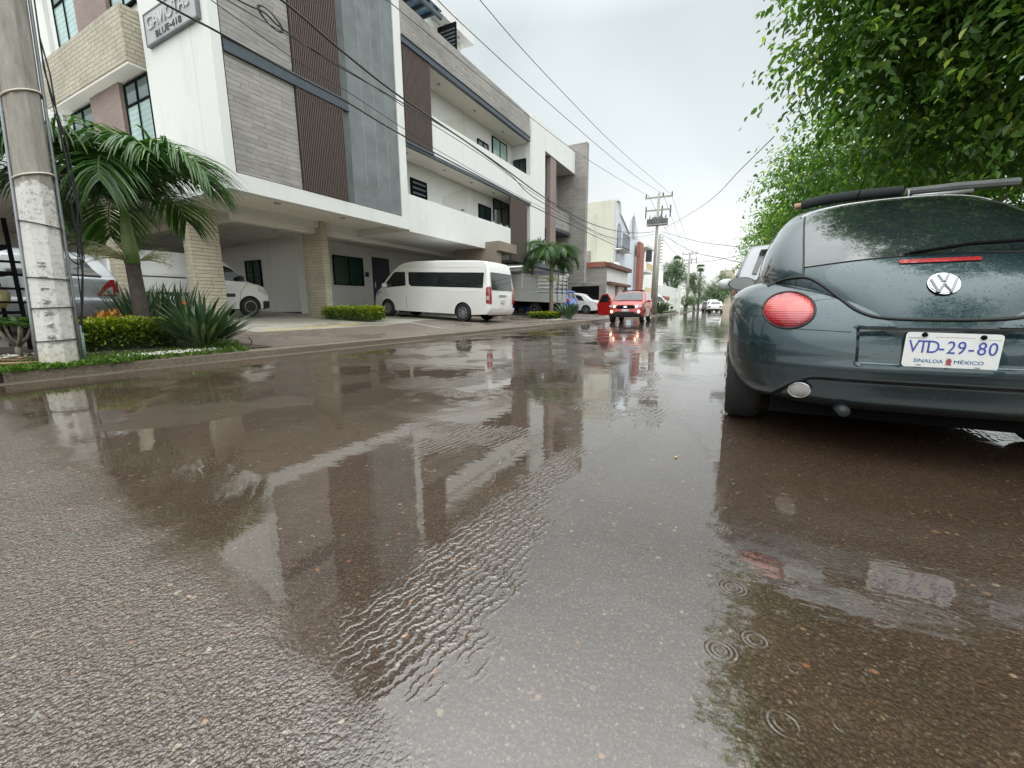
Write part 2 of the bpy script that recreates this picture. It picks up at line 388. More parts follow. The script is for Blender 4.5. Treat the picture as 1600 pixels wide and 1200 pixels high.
    # long wind ripples over the wet film
    vr = T.n('ShaderNodeMapping'); vr.inputs['Rotation'].default_value = (0, 0, R(35)); vr.inputs['Scale'].default_value = (1, .45, 1); T.l(v, vr.inputs['Vector'])
    soft = T.math('MULTIPLY', T.noise(vr.outputs[0], 22, 2, .5), T.maprange(Y, -.5, .3, .0010, .0003))
    softb = T.math('MULTIPLY', T.noise(vr.outputs[0], 6, 2, .5), .0011)
    # flowing water: steep little waves along the tyre track
    ax, ay, bx, by = 1.95, .72, .50, .62
    L2 = math.hypot(bx-ax, by-ay); ux, uy = (bx-ax)/L2, (by-ay)/L2
    al = T.math('ADD', T.math('MULTIPLY', T.math('SUBTRACT', X, ax), ux), T.math('MULTIPLY', T.math('SUBTRACT', Y, ay), uy))
    ac = T.math('ADD', T.math('MULTIPLY', T.math('SUBTRACT', X, ax), -uy), T.math('MULTIPLY', T.math('SUBTRACT', Y, ay), ux))
    acn = T.math('DIVIDE', T.math('ADD', ac, T.math('MULTIPLY', T.math('SUBTRACT', T.noise(v, 6, 3), .5), .24)), T.maprange(al, 0, 1.3, .55, 1.5))
    m1 = T.math('SUBTRACT', 1, T.maprange(T.math('ABSOLUTE', acn), .06, .15, 0, 1, True))
    m1 = T.math('MULTIPLY', m1, T.math('MULTIPLY', T.maprange(al, -.25, .25, 0, 1, True), T.maprange(al, 1.15, 1.5, 1, 0, True)))
    wv = T.n('ShaderNodeTexWave'); wv.wave_profile = 'SIN'; wv.inputs['Scale'].default_value = 12.5; wv.inputs['Distortion'].default_value = 9
    wv.inputs['Detail'].default_value = 3; wv.inputs['Detail Scale'].default_value = 1.3; wv.inputs['Detail Roughness'].default_value = .65
    mp = T.n('ShaderNodeMapping'); mp.inputs['Rotation'].default_value = (0, 0, R(-82)); T.l(v, mp.inputs['Vector']); T.l(mp.outputs[0], wv.inputs['Vector'])
    chop = T.maprange(T.noise(v, 14, 3, .6), .36, .6, .15, 1, True)
    flow = T.math('MULTIPLY', T.math('MULTIPLY', T.math('MULTIPLY', T.math('POWER', wv.outputs['Fac'], 2.2), m1), chop), .0036)
    # second faint ripple field farther out
    m2 = T.math('MULTIPLY', T.maprange(T.noise(v, 1.1, 3), .5, .62, 0, 1, True), T.maprange(X, 1.4, 2.4, 0, 1))
    w2 = T.n('ShaderNodeTexWave'); w2.inputs['Scale'].default_value = 9; w2.inputs['Distortion'].default_value = 6; w2.inputs['Detail'].default_value = 2; T.l(mp.outputs[0], w2.inputs['Vector'])
    flow2 = T.math('MULTIPLY', T.math('MULTIPLY', w2.outputs['Fac'], m2), .0009)
    h = T.math('ADD', T.math('ADD', rough_h, T.math('ADD', soft, softb)), T.math('ADD', flow, flow2))
    # raindrop rings
    rr = random.Random(3)
    drops = [(1.0, -.09, .045, 1), (1.13, -.15, .018, .8), (.845, -.225, .034, .9), (.885, -.33, .034, .9), (1.01, -.29, .02, .7), (.95, -.16, .03, .6), (1.5, -.01, .04, 1),
             (1.32, -.03, .04, .9), (1.18, -.04, .055, .9), (.93, -.02, .05, .7), (.8, -.13, .05, .7), (1.25, .62, .03, .5), (1.62, -.25, .03, .5), (1.75, .25, .03, .6), (2.4, .9, .05, .8),
             (2.1, 1.6, .05, .8), (3.0, .5, .06, .8), (1.0, .35, .02, .5), (2.9, 2.2, .06, .8)]
    for i in range(10): drops.append((rr.uniform(.8, 3.6), rr.uniform(-.9, 3.0), rr.uniform(.02, .06), rr.uniform(.4, .8)))
    for (dx, dy, rad, amp) in drops:
        dd = T.n('ShaderNodeVectorMath', operation='DISTANCE'); T.l(v, dd.inputs[0]); dd.inputs[1].default_value = (dx, dy, 0)
        D = dd.outputs['Value']
        rad *= .62; env = T.maprange(T.math('ABSOLUTE', T.math('SUBTRACT', D, rad*.75)), 0, rad*.6, 1, 0)
        wvv = T.math('SINE', T.math('MULTIPLY', D, 2*math.pi/(.008 if rad < .02 else .011)))
        h = T.math('ADD', h, T.math('MULTIPLY', T.math('MULTIPLY', wvv, env), amp*.0003))
    T.l(T.bump(h, 1.0, 1.0), P.inputs['Coat Normal'])
    hb = T.math('ADD', T.math('MULTIPLY', T.math('SUBTRACT', .5, d1), .004), T.math('MULTIPLY', n_fine, .004))
    T.l(T.bump(hb, 1.0, 1.6), P.inputs['Normal'])
    return m
M['road'] = road_material()

def aggregate(name, base, light, dark, wet=.35, sc=60, coat=.7):
    m, nt, P = new_mat(name); T = NT(nt); v = T.coord()
    k = T.n('ShaderNodeTexVoronoi'); k.inputs['Scale'].default_value = sc; T.l(v, k.inputs['Vector'])
    q = T.n('ShaderNodeSeparateXYZ'); T.l(k.outputs['Color'], q.inputs[0])
    c = T.ramp(q.outputs[0], [(0, dark), (.5, base), (.85, base), (1, light)])
    c = T.mix(T.maprange(T.noise(v, .8, 4), .35, .65, 0, .5), c, tuple(x*.6 for x in base))
    T.l(c, P.inputs['Base Color']); P.inputs['Roughness'].default_value = .6
    P.inputs['Coat Weight'].default_value = coat; P.inputs['Coat IOR'].default_value = 1.33
    pud = T.maprange(T.noise(v, .55, 4, .6, .5), .5, .62, 1, 0, True)
    T.l(T.maprange(pud, 0, 1, .06, .38), P.inputs['Coat Roughness'])
    hh = T.math('MULTIPLY', T.math('ADD', T.math('MULTIPLY', k.outputs['Distance'], -.004), T.math('MULTIPLY', T.noise(v, 40, 4), .004)), T.maprange(pud, 0, 1, .06, 1))
    T.l(T.bump(hh, .8, 1), P.inputs['Coat Normal']); T.l(T.bump(hh, .8, 1), P.inputs['Normal'])
    return m
M['drive'] = aggregate('washed_gravel_concrete', (.17, .13, .105), (.34, .29, .24), (.08, .065, .055))
M['slab'] = aggregate('wet_concrete', (.42, .39, .33), (.50, .47, .41), (.3, .28, .23), sc=90)
M['kerb'] = aggregate('kerb_concrete', (.19, .155, .115), (.32, .27, .20), (.08, .065, .05), sc=70, coat=.4)
M['gutter'] = aggregate('gutter_concrete', (.13, .10, .075), (.22, .185, .14), (.07, .06, .05), sc=80, coat=1)
M['soil'] = plain('dark_soil', (.06, .042, .03), .8, scale=6, bump=.6)
M['yellow_line'] = plain('worn_yellow_paint', (.50, .38, .10), .6, scale=10, var=.35)
M['white_line'] = plain('worn_white_paint', (.52, .50, .46), .6, scale=10, var=.3)

# land under everything, the road, pavements
sheet('ground', [(-150, -220), (600, -220), (600, 220), (-150, 220)], -.03, aggregate('land', (.12, .11, .09), (.2, .19, .16), (.08, .07, .06), sc=8, coat=.2))
def grid_sheet(name, x0, x1, y0, y1, nx, ny, zf, mat):
    mb = MB(); vs = []; fs = []
    for i in range(nx+1):
        for j in range(ny+1):
            x = x0+(x1-x0)*i/nx; y = y0+(y1-y0)*j/ny; vs.append((x, y, zf(x, y)))
    for i in range(nx):
        for j in range(ny): a = i*(ny+1)+j; fs.append((a, a+ny+1, a+ny+2, a+1))
    mb.add(vs, fs); return tag(mb.build(name, mat, smooth=True), kind='structure')
grid_sheet('road', -30, 420, -2.35, 6.72, 1, 1, lambda x, y: 0, M['road'])
# concrete gutter lip and kerb, broken by a little irregularity
def strip(name, xs, yf0, yf1, zf0, zf1, mat, drop=.2):
    mb = MB(); rj = random.Random(5); n = len(xs); vs = []; fs = []
    for x in xs:
        j = rj.uniform(-.012, .012)
        vs += [(x, yf0(x)+j, zf0-drop), (x, yf0(x)+j, zf0), (x, yf1(x), zf1), (x, yf1(x), zf1-drop)]
    for i in range(n-1):
        a = 4*i
        for q in range(3): fs.append((a+q, a+q+1, a+q+5, a+q+4))
    mb.add(vs, fs); return tag(mb.build(name, mat), kind='structure')
xs = [-30, -12, -5, -2, .3] + [.3+.25*i for i in range(1, 90)] + [30, 45, 80, 150, 420]
strip('gutter', xs, lambda x: 6.60, lambda x: KERB-.07, .004, .012, M['gutter'])
strip('kerb', [x for x in xs if x >= 1.2], lambda x: KERB-.07, lambda x: KERB+.08, .10, .128, M['kerb'])
strip('kerb', [.1, .6, 1.2], lambda x: KERB-.12, lambda x: KERB+.10, .02, .11, M['kerb'])
strip('kerb', [-30, -12, -5, -2, .1], lambda x: KERB-.07, lambda x: KERB+.08, .10, .128, M['kerb'])
grid_sheet('driveway', 4.3, 60, KERB+.075, 24, 40, 12, lambda x, y: gz(y)-.003, M['drive'])
grid_sheet('near_driveway', -30, 4.3, KERB+.075, 24, 20, 12, lambda x, y: gz(y)-.004, M['drive'])
# smoother concrete apron in front of the carport
def slopesheet(name, pts, lift, mat): return sheet(name, pts, lambda x, y: gz(y)+lift, mat)
slopesheet('apron', [(5.6, 9.4), (9.6, 9.4), (12.6, 10.6), (22, 10.6), (22, 16), (11.3, 16), (11.3, 23.5), (5.4, 23.5)], .003, M['slab'])
a = [(6.15, 9.25), (6.27, 9.2), (8.3, 12.7), (8.18, 12.76)]
slopesheet('yellow_line', [(5.9, 9.55), (9.3, 10.25), (9.28, 10.40), (5.88, 9.70)], .0075, M['yellow_line'])
slopesheet('white_line', [(9.9, 7.6), (9.98, 7.58), (11.6, 10.9), (11.5, 10.92)], .0075, M['white_line'])
slopesheet('white_line', [(12.6, 7.9), (12.68, 7.88), (13.0, 9.0), (12.92, 9.0)], .0075, M['white_line'])
# right-hand pavement
grid_sheet('pavement', -30, 420, -7.5, -2.33, 1, 1, lambda x, y: .14, M['kerb'])
strip('kerb', [-30, 0, 30, 420], lambda x: -2.35, lambda x: -2.47, .13, .143, M['kerb'])
# far cross area is lighter, dry looking concrete
# ================================================================== MAIN BUILDING
FY = 10.7                      # street facade plane
B = empty('apartment_building', (12, 14, 0), 0, 'white three-storey apartment building with grey plank stone, dark slat screens and long balconies', 'building')
def loc(o, p=B):               # parts are written in world coordinates; keep them there under a moved parent
    o.location = o.location - p.location; return o
def bb(name, m, x0, x1, y0, y1, z0, z1, parent=B, bevel=0):
    o = box(name, M[m] if isinstance(m, str) else m, parent, x0, x1, y0, y1, z0, z1, bevel)
    return loc(o) if parent is B else o
def mbb(name, m, mb, parent=B, **k):
    o = mb.build(name, M[m] if isinstance(m, str) else m, parent, **k)
    return loc(o) if parent is B else o
TOP = 13.5
# --- framed block over the carport
mb = MB(); mb.box(6.05, 12.2, FY+.08, 13.2, 3.80, TOP)             # main volume
mb.box(6.05, 6.27, FY, FY+.08, 3.55, TOP); mb.box(6.27, 12.2, FY, FY+.08, 3.55, 3.94); mb.box(11.86, 12.2, FY, FY+.08, 3.94, TOP)
mb.box(6.05, 12.2, FY+.08, FY+.30, 3.55, 3.80); mb.box(6.05, 6.30, FY+.30, 13.2, 3.55, 3.80)
mbb('facade_frame', 'white', mb)
bb('side_wall', 'white', 6.052, 12.2, 13.2, 13.62, 3.55, TOP)
bb('stone_cladding', 'stone_grey', 6.30, 8.02, FY+.03, FY+.078, 3.965, TOP)
mb = MB()
for x0, x1, y0, y1, z0, z1 in ((6.27, 6.30, FY+.02, FY+.075, 3.94, TOP), (6.30, 11.86, FY+.03, FY+.075, 3.942, 3.962)): mb.box(x0, x1, y0, y1, z0, z1)
mbb('shadow_gap', 'black', mb)
mb = MB(); mb.box(6.30, 9.76, FY-.045, FY+.028, 6.50, 6.53); mb.box(6.30, 9.76, FY-.02, FY+.028, 6.53, 6.77); mb.box(6.30, 9.76, FY-.045, FY+.028, 6.77, 6.80)
mbb('steel_beam', 'steel', mb)
def slats(x0, x1, z0, z1, y, n):
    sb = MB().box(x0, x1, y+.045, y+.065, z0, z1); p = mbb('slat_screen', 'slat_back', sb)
    s = MB(); d = (x1-x0)/n
    for i in range(n): s.box(x0+d*(i+.24), x0+d*(i+.70), y-.035, y+.04, z0, z1)
    s.box(x0, x1, y-.005, y+.035, z0, z0+.05); s.box(x0, x1, y-.005, y+.035, z1-.05, z1)
    c = s.build('slats', M['slat'], p); return p
slats(8.05, 9.55, 3.96, 6.49, FY+.012, 26); slats(8.05, 9.55, 6.81, TOP, FY+.012, 26)
bb('dark_render_strip', 'concrete_dark', 9.57, 9.80, FY+.035, FY+.078, 3.962, TOP)
mb = MB().box(9.80, 11.84, FY+.03, FY+.078, 3.962, TOP); mbb('render_panel', 'concrete_green', mb)
mb = MB()
for x in (10.33, 10.83, 11.32): mb.box(x, x+.014, FY+.024, FY+.03, 4.6, TOP)
M['joint'] = plain('pale_joint', (.27, .30, .30), .7); mbb('panel_joint', 'joint', mb)
# corner wall lines on the white side: a shallow vertical joint
bb('wall_joint', 'greywall', 6.047, 6.052, 11.46, 11.48, 4.1, 9.5)
# --- carport: soffit, beams, pillars, walls
bb('soffit', 'soffit', 6.30, 22.2, FY+.30, 16.2, 3.775, 3.86)
mb = MB(); mb.box(7.5, 22.3, 13.4, 13.72, 3.38, 3.774); mb.box(7.5, 7.8, 13.72, 24, 3.38, 3.65)
mbb('beam', 'soffit', mb)
bb('carport_ceiling', 'soffit', 7.8, 22, 13.72, 24, 3.66, 3.80)
bb('side_beam', 'soffit', 5.9, 7.5, 13.72, 24, 3.60, 3.80)
bb('wing_volume', 'white', 6.16, 12.2, 13.62, 19.2, 3.86, TOP)
bb('wing_end', 'white', 6.06, 12.2, 19.2, 21.5, 3.55, TOP)
def pillar(x0, x1, y0, y1, z1):
    g = gz(y0)-.1
    p = bb('pillar', 'stone_pillar', x0, x1, y0, y1, g, z1, bevel=.012); return p
pillar(6.35, 7.15, 13.38, 13.70, 3.8); pillar(10.36, 10.62, 13.1, 14.15, 3.80); pillar(4.72, 4.98, 13.38, 13.75, 3.55)
pillar(6.35, 7.1, 18.5, 18.9, 3.6)
bb('carport_roof', 'white', 3.0, 5.9, 13.38, 24, 3.55, 3.9)
# rear walls of the carport
bb('rear_wall', 'greywall', 3.0, 11.4, 23.2, 23.5, .5, 3.8)
bb('inner_wall', 'white2', 11.4, 11.6, 16.0, 24, .4, 3.66)
bb('ground_floor_wall', 'white2', 11.6, 22.2, 16.0, 16.2, .4, 3.66)
bb('skirting', 'dark', 11.375, 11.398, 16.0, 23, .55, .66)
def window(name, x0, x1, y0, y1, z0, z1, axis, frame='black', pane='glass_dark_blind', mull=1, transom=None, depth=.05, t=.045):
    """axis 'y': window lies in a plane of constant y (y0 = outer face); axis 'x': constant x (x0 = outer face)"""
    f = MB(); g = MB()
    if axis == 'y':
        o = y0
        fr = lambda a, b, c, d: f.box(a, b, o-.02, o+depth, c, d)
        fr(x0, x1, z0, z0+t); fr(x0, x1, z1-t, z1); fr(x0, x0+t, z0+t, z1-t); fr(x1-t, x1, z0+t, z1-t)
        for i in range(mull): xm = x0+(x1-x0)*(i+1)/(mull+1); fr(xm-t*.5, xm+t*.5, z0+t, z1-t)
        if transom: f.box(x0+t, x1-t, o-.022, o+depth-.002, transom-t*.5, transom+t*.5)
        g.box(x0+t, x1-t, o+.005, o+.02, z0+t, transom or z1-t)
    else:
        o = x0
        fr = lambda a, b, c, d: f.box(o-.02, o+depth, a, b, c, d)
        fr(y0, y1, z0, z0+t); fr(y0, y1, z1-t, z1); fr(y0, y0+t, z0+t, z1-t); fr(y1-t, y1, z0+t, z1-t)
        for i in range(mull): ym = y0+(y1-y0)*(i+1)/(mull+1); fr(ym-t*.5, ym+t*.5, z0+t, z1-t)
        if transom: f.box(o-.022, o+depth-.002, y0+t, y1-t, transom-t*.5, transom+t*.5)
        g.box(o+.005, o+.02, y0+t, y1-t, z0+t, transom or z1-t)
    p = loc(f.build(name, M[frame], B)); g.build('pane', M[pane], p)
    if transom:
        g = MB(); g.box(x0+t, x1-t, o+.005, o+.02, transom, z1-t) if axis == 'y' else g.box(o+.005, o+.02, y0+t, y1-t, transom, z1-t); g.build('pane', M['glass_dark_blind'], p)
    return p
window('window', 11.34, 11.40, 18.40, 19.50, 1.75, 2.88, 'x')
window('window', 13.10, 14.78, 15.94, 16, 1.84, 3.12, 'y')
def door(x0, x1, y0, z0, z1, m='navy', axis='y', y1=None):
    if axis == 'y':
        p = bb('door', m, x0, x1, y0-.04, y0, z0, z1); h = MB().box(x0+.06, x0+.09, y0-.09, y0-.04, (z0+z1)/2-.15, (z0+z1)/2+.15)
    else:
        p = bb('door', m, x0-.04, x0, y0, y1, z0, z1); h = MB().box(x0-.09, x0-.04, y0+.06, y0+.09, (z0+z1)/2-.15, (z0+z1)/2+.15)
    h.build('door_handle', M['chrome'], p); return p
door(15.40, 16.52, 16, .6, 3.25); door(17.1, 18.1, 16, .6, 2.9)
o = bb('wall_meter', 'dark', 14.95, 15.08, 15.9, 16, 2.28, 2.5)
# ceiling downlights (soffit discs)
def downlight(x, y, z, r=.09):
    mb = MB().lathe([(r, -.0), (r, -.025), (r*.75, -.03), (r*.7, -.01)], (x, y, z), n=16); mbb('downlight', 'rim', mb)
for x, y in ((8.1, 12.0), (10.4, 12.0), (12.9, 12.0), (15.2, 12.0), (17.5, 12.0)): downlight(x, y, 3.775)
for x, y in ((9.3, 16.5), (10.3, 15.5), (8.6, 18)): downlight(x, y, 3.66)
# --- balconies x 12.2 .. 22
BW = 11.85
mb = MB(); mb.box(12.2, 19.84, FY, FY+.16, 3.49, 4.77); mb.box(12.2, 22.2, FY+.16, 13.3, 3.52, 3.79); mbb('balcony_parapet', 'white', mb, bevel=.01)
mb = MB(); mb.box(13.72, 22.2, FY, FY+.16, 6.48, 7.83); mbb('balcony_parapet', 'white', mb, bevel=.01)
mb = MB(); mb.box(12.2, 22.2, FY+.101, 13.3, 6.42, 6.475); mbb('balcony_floor', 'soffit', mb)
bb('floor_edge_beam', 'steel', 12.2, 22.2, FY-.01, FY+.10, 6.36, 6.47)
bb('balcony_ceiling', 'soffit', 12.2, 22.2, FY+.10, 13.3, 9.56, 9.70)
bb('balcony_back_wall', 'white', 12.2, 22.2, BW, BW+.2, 3.86, 9.69)
bb('balcony_end_wall', 'white', 22.18, 22.3, FY+.02, BW, 3.5, 9.6)
bb('roof_parapet', 'stone_grey', 12.2, 22.05, FY-.02, FY+.16, 9.78, 10.82)
mb = MB(); mb.box(12.2, 22.05, FY-.06, FY+.098, 9.53, 9.56); mb.box(12.2, 22.05, FY-.03, FY+.098, 9.56, 9.74); mb.box(12.2, 22.05, FY-.06, FY+.10, 9.74, 9.777); mbb('steel_beam', 'steel', mb)
slats(12.26, 13.70, 6.52, 9.52, FY+.02, 24); bb('screen_rail', 'steel', 12.2, 13.72, FY-.05, FY-.012, 6.44, 6.52)
slats(19.88, 21.75, 3.2, 6.34, FY+.03, 26)
def onwall(px0, py0, px1, py1, Y=BW):
    a = PY(px0, py0, Y); b = PY(px1, py1, Y); return min(a.x, b.x), max(a.x, b.x), min(a.z, b.z), max(a.z, b.z)
# louvred window, lower balcony left
x0, x1, z0, z1 = onwall(640, 277, 666, 312); z0 = z1-1.25
p = window('louvre_window', x0, x1, BW-.05, BW, z0, z1, 'y', 'black', 'black', 0, None, .05, .09)
mb = MB()
for i in range(6):
    zz = z0+.14+(z1-z0-.28)*i/5; mb.box(x0+.09, x1-.09, BW-.062, BW-.048, zz-.035, zz+.035)
mb.build('louvre', M['steel'], p)
# stairwell openings with a sloped flight
def stair_open(ax, zb, zt, wdt):
    mb = MB(); y = BW-.012
    mb.box(ax, ax+wdt, y, BW, zb, zt-.75)
    mb.add([(ax+.0, y, zt-.75), (ax+wdt, y, zt-.75), (ax+wdt, y, zt), (ax+wdt*.92, y, zt)], [(0, 1, 2, 3)])
    return mbb('stairwell', 'concrete_green' if zb > 6.5 else 'greywall', mb)
a = PY(688, 213, BW); b = PY(727, 168, BW); stair_open(a.x, 6.45, PY(700, 168, BW).z, b.x-a.x)
a = PY(692, 320, BW); b = PY(729, 286, BW); stair_open(a.x, 3.9, PY(705, 284, BW).z, b.x-a.x)
for (a, b, c, d, mt) in ((745, 216, 762, 240, 'glass'), (768, 212, 791, 256, 'glass_blind'), (747, 318, 766, 348, 'glass'), (770, 309, 794, 356, 'glass')):
    x0, x1, z0, z1 = onwall(a, b, c, d); z0 = max(z0-.5, 3.95 if z1 < 6.5 else 6.5)
    window('window', x0, x1, BW-.05, BW, z0, z1, 'y', 'black', mt, 1)
window('window', 22.10, 22.16, 10.95, 11.72, 6.6, PX(806, 250, 22.1).z, 'x', 'black', 'glass', 1)
for x, z in ((15.0, 9.56), (17.6, 9.56), (20.2, 9.56), (12.9, 6.42), (15.2, 6.42), (17.2, 6.42), (19.2, 6.42)): downlight(x, 11.3, z, .07)
# potted plants on the lower parapet are things of their own (below)
# --- roof terrace rooms
mb = MB(); mb.box(14.2, 19.1, 13.0, 17, 10.8, 13.36); mbb('roof_room', 'white', mb)
mb = MB(); mb.box(16.45, 19.45, 12.45, 17, 13.37, 13.86); mbb('roof_slab', 'white', mb)
q0, q1 = PX(682, 44, 17.3), PX(712, 33, 17.3)
mb = MB(); mb.add([(17.3, q0.y, 10.8), (17.3, q1.y, 10.8), (17.3, q1.y, q1.z), (17.3, q0.y, q0.z), (17.36, q0.y, 10.8), (17.36, q1.y, 10.8), (17.36, q1.y, q1.z), (17.36, q0.y, q0.z)], [(0, 1, 2, 3), (4, 5, 6, 7), (0, 1, 5, 4), (1, 2, 6, 5), (2, 3, 7, 6), (3, 0, 4, 7)])
lv = mbb('roof_gate', 'black', mb); mb = MB()
for i in range(14): z = 10.9+i*.15; mb.box(17.27, 17.295, min(q0.y, q1.y)+.04, max(q0.y, q1.y)-.04, z, z+.07)
mb.build('gate_slats', M['steel'], lv)
mb = MB()
for i in range(6): mb.box(13.2+i*.55, 13.27+i*.55, 11.9, 16, 12.75, 12.9)
mb.box(13.0, 16.2, 11.9, 12.0, 12.6, 12.749); mb.box(13.0, 16.2, 13.4, 13.5, 12.6, 12.749); mb.box(13.05, 13.15, 11.9, 12.0, 10.8, 12.6); mbb('pergola', 'steel', mb)
bb('pergola_glass', glass_mat('blue_pergola_glass', (.10, .17, .26)), 13.0, 16.2, 11.9, 16, 12.905, 12.92)
for x in (17.6, 18.6): downlight(x, 12.75, 13.365, .07)
# --- white end block x 22.3 .. 29.2 with recessed window bay
mb = MB(); mb.box(22.3, 24.14, FY, 14, 3.45, 11.05); mb.box(24.14, 29.17, FY, FY+.25, 9.72, 11.05); mb.box(24.14, 29.17, FY+.25, 14, 9.75, 11.05)
mb.box(22.06, 22.3, FY+.25, 14, 9.7, 10.72)
mbb('end_block', 'white', mb)
bb('bay_back_wall', 'stone_grey', 24.14, 29.17, FY+1.25, FY+1.4, 3.1, 9.72)
bb('bay_floor', 'soffit', 22.3, 29.17, FY+.3, 16, 3.0, 3.095)
window('window', 24.16, 25.05, FY+.35, FY+.4, 7.55, 9.70, 'y', 'black', 'glass_blind', 1, 9.0)
window('window', 24.16, 25.05, FY+.35, FY+.4, 3.3, 5.6, 'y', 'black', 'glass_blind', 1, 5.0)
bb('stone_cladding', 'stone_grey', 24.16, 25.05, FY+.37, FY+.5, 5.6, 7.55); bb('stone_cladding', 'stone_grey', 24.16, 25.05, FY+.37, FY+.5, 3.1, 3.3)
bb('tile_column', 'brick_brown', 25.08, 25.95, FY+.05, FY+1.2, 3.1, 9.71)
bb('balcony_parapet', 'stone_grey', 26.0, 29.15, FY+.3, FY+.42, 5.9, 7.1); bb('floor_edge_beam', 'steel', 26.0, 29.15, FY+.25, FY+1.2, 5.7, 5.9)
bb('window', 'glass', 26.1, 28.6, FY+1.2, FY+1.24, 7.15, 9.4); bb('window', 'glass', 26.1, 28.6, FY+1.2, FY+1.24, 3.2, 5.4)
bb('stone_tower', 'stone_grey', 29.2, 29.65, 9.9, 14.2, 2.55, 11.65); bb('column', 'stone_grey', 28.6, 29.1, 14.6, 15.4, .2, 3.0); bb('column', 'greywall', 24.2, 24.6, 14.6, 15.4, .2, 3.0)
bb('roof_block', 'white2', 12.2, 29.1, 14.05, 20, 3.9, 9.69)
# --- entrance portal, brown stone, in front of the lower balcony end
a = PY(780, 376, 9.95); z = a.z
mb = MB(); xp = a.x
mb.box(xp, xp+.5, 9.95, 12.4, z-.42, z); mb.box(xp+.5, PY(807, 388, 9.95).x, 9.95, 10.9, z-.42, z); mb.box(xp, xp+.45, 10.1, 12.4, .2, z-.42)
mbb('entrance_portal', 'stone_brown', mb)
door(xp+.5, xp+1.9, 11.4, .3, z-.45)
bb('portal_wall', 'greywall', xp+1.9, 29.6, 15.8, 16.0, .2, 3.4)
bb('portal_canopy', 'steel', 21.9, 28.5, 10.45, FY+.29, 3.1, 3.3)
# --- side facade beyond the corner: windows, tile columns, stone balconies
XS = 6.05
window('window', XS+.04, XS+.1, 13.70, 15.05, 4.99, 6.70, 'x', 'black', 'glass_blind', 1, 6.15)
bb('tile_column', 'brick_brown', XS-.03, XS+.11, 15.15, 17.0, 3.6, TOP)
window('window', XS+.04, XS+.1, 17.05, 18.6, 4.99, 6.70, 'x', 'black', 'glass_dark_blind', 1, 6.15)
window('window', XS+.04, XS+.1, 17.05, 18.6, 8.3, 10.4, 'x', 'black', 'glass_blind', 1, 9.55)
window('window', XS+.04, XS+.1, 13.70, 15.05, 8.3, 10.0, 'x', 'black', 'glass_blind', 1, 9.55)
mb = MB(); mb.box(5.73, 5.85, 13.8, 19.15, 6.84, 8.08); mb.box(5.85, XS+.1, 13.8, 13.92, 6.84, 8.08); mb.box(5.85, XS+.1, 19.03, 19.15, 6.84, 8.08)
p = mbb('balcony_parapet', 'stone_tan', mb); q = MB().box(5.76, XS+.1, 13.83, 19.1, 6.78, 6.838).build('balcony_floor', M['soffit'], p)
bb('planter', 'stone_tan', 5.80, XS+.1, 13.6, 14.8, 4.72, 4.97)
# name sign on the side wall
def text_mesh(txt, size, name='text', ext=.004, align='CENTER'):
    c = bpy.data.curves.new('t', 'FONT'); c.body = txt; c.size = size; c.extrude = ext; c.align_x = align; c.align_y = 'CENTER'; c.resolution_u = 3
    o = bpy.data.objects.new('t', c); me = bpy.data.meshes.new_from_object(o); bpy.data.objects.remove(o); bpy.data.curves.remove(c); return me
def text(name, txt, size, mat, parent, loc_, ex, ey, ext=.004, sx=1, align='CENTER', bold=0):
    """ex, ey: directions of the writing and of its upright, in parent space"""
    me = text_mesh(txt, size, name, ext, align)
    ex = Vector(ex).normalized(); ey = Vector(ey).normalized(); ez = ex.cross(ey)
    me.transform(Matrix(((ex.x*sx, ey.x, ez.x, loc_[0]), (ex.y*sx, ey.y, ez.y, loc_[1]), (ex.z*sx, ey.z, ez.z, loc_[2]), (0, 0, 0, 1))))
    me.materials.clear(); me.materials.append(mat); o = bpy.data.objects.new(name, me); col.objects.link(o); o.parent = parent; return o
S = empty('name_sign', (6.0, 12.1, 7.4), 0, 'grey metal name sign with raised lettering on the white side wall', 'sign')
M['sign'] = plain('sign_metal', (.42, .43, .43), .4, .3, scale=2); M['sign_edge'] = plain('sign_edge', (.16, .17, .18), .4, .3)
box('sign_panel', M['sign'], S, -.035, 0.0, -1.12, 1.12, -.30, .33, .006)
mb = MB(); mb.box(-.045, .04, -1.15, 1.15, -.335, -.301); mb.box(-.045, .04, -1.15, 1.15, .331, .36); mb.box(-.045, .04, -1.15, -1.121, -.301, .331); mb.box(-.045, .04, 1.121, 1.15, -.301, .331)
mb.build('sign_frame', M['sign_edge'], S)
M['sign_letter'] = plain('raised_letter', (.60, .61, .60), .3, .6); M['sign_dark'] = plain('dark_letter', (.05, .055, .06), .5)
text('raised_letters', 'GAVIOTAS', .40, M['sign_letter'], S, (-.05, .05, .09), (0, -1, 0), (0, 0, 1), .012, 1.0)
text('letters', 'BLUE\u2022418', .20, M['sign_dark'], S, (-.043, .08, -.19), (0, -1, 0), (0, 0, 1), .006, 1.45)

# ================================================================== LEFT NEIGHBOUR
N = empty('neighbour_house', (-2, 21, 0), 0, 'white house with overhanging upper floor behind the concrete pole at far left', 'house')
def nb(name, m, *a): o = box(name, M[m], N, *a); o.location = -N.location; return o
nb('upper_wall', 'white', -12, 3.0, 19.5, 27, 3.75, 9.0); nb('ground_floor_wall', 'greywall', -12, 5.6, 24, 24.3, .2, 3.75)
p = nb('window', 'dark', -6, 1.15, 19.42, 19.5, 4.6, 7.2); box('window_frame', M['steel'], p, .9, 1.2, 19.36, 19.42, 4.5, 7.3)
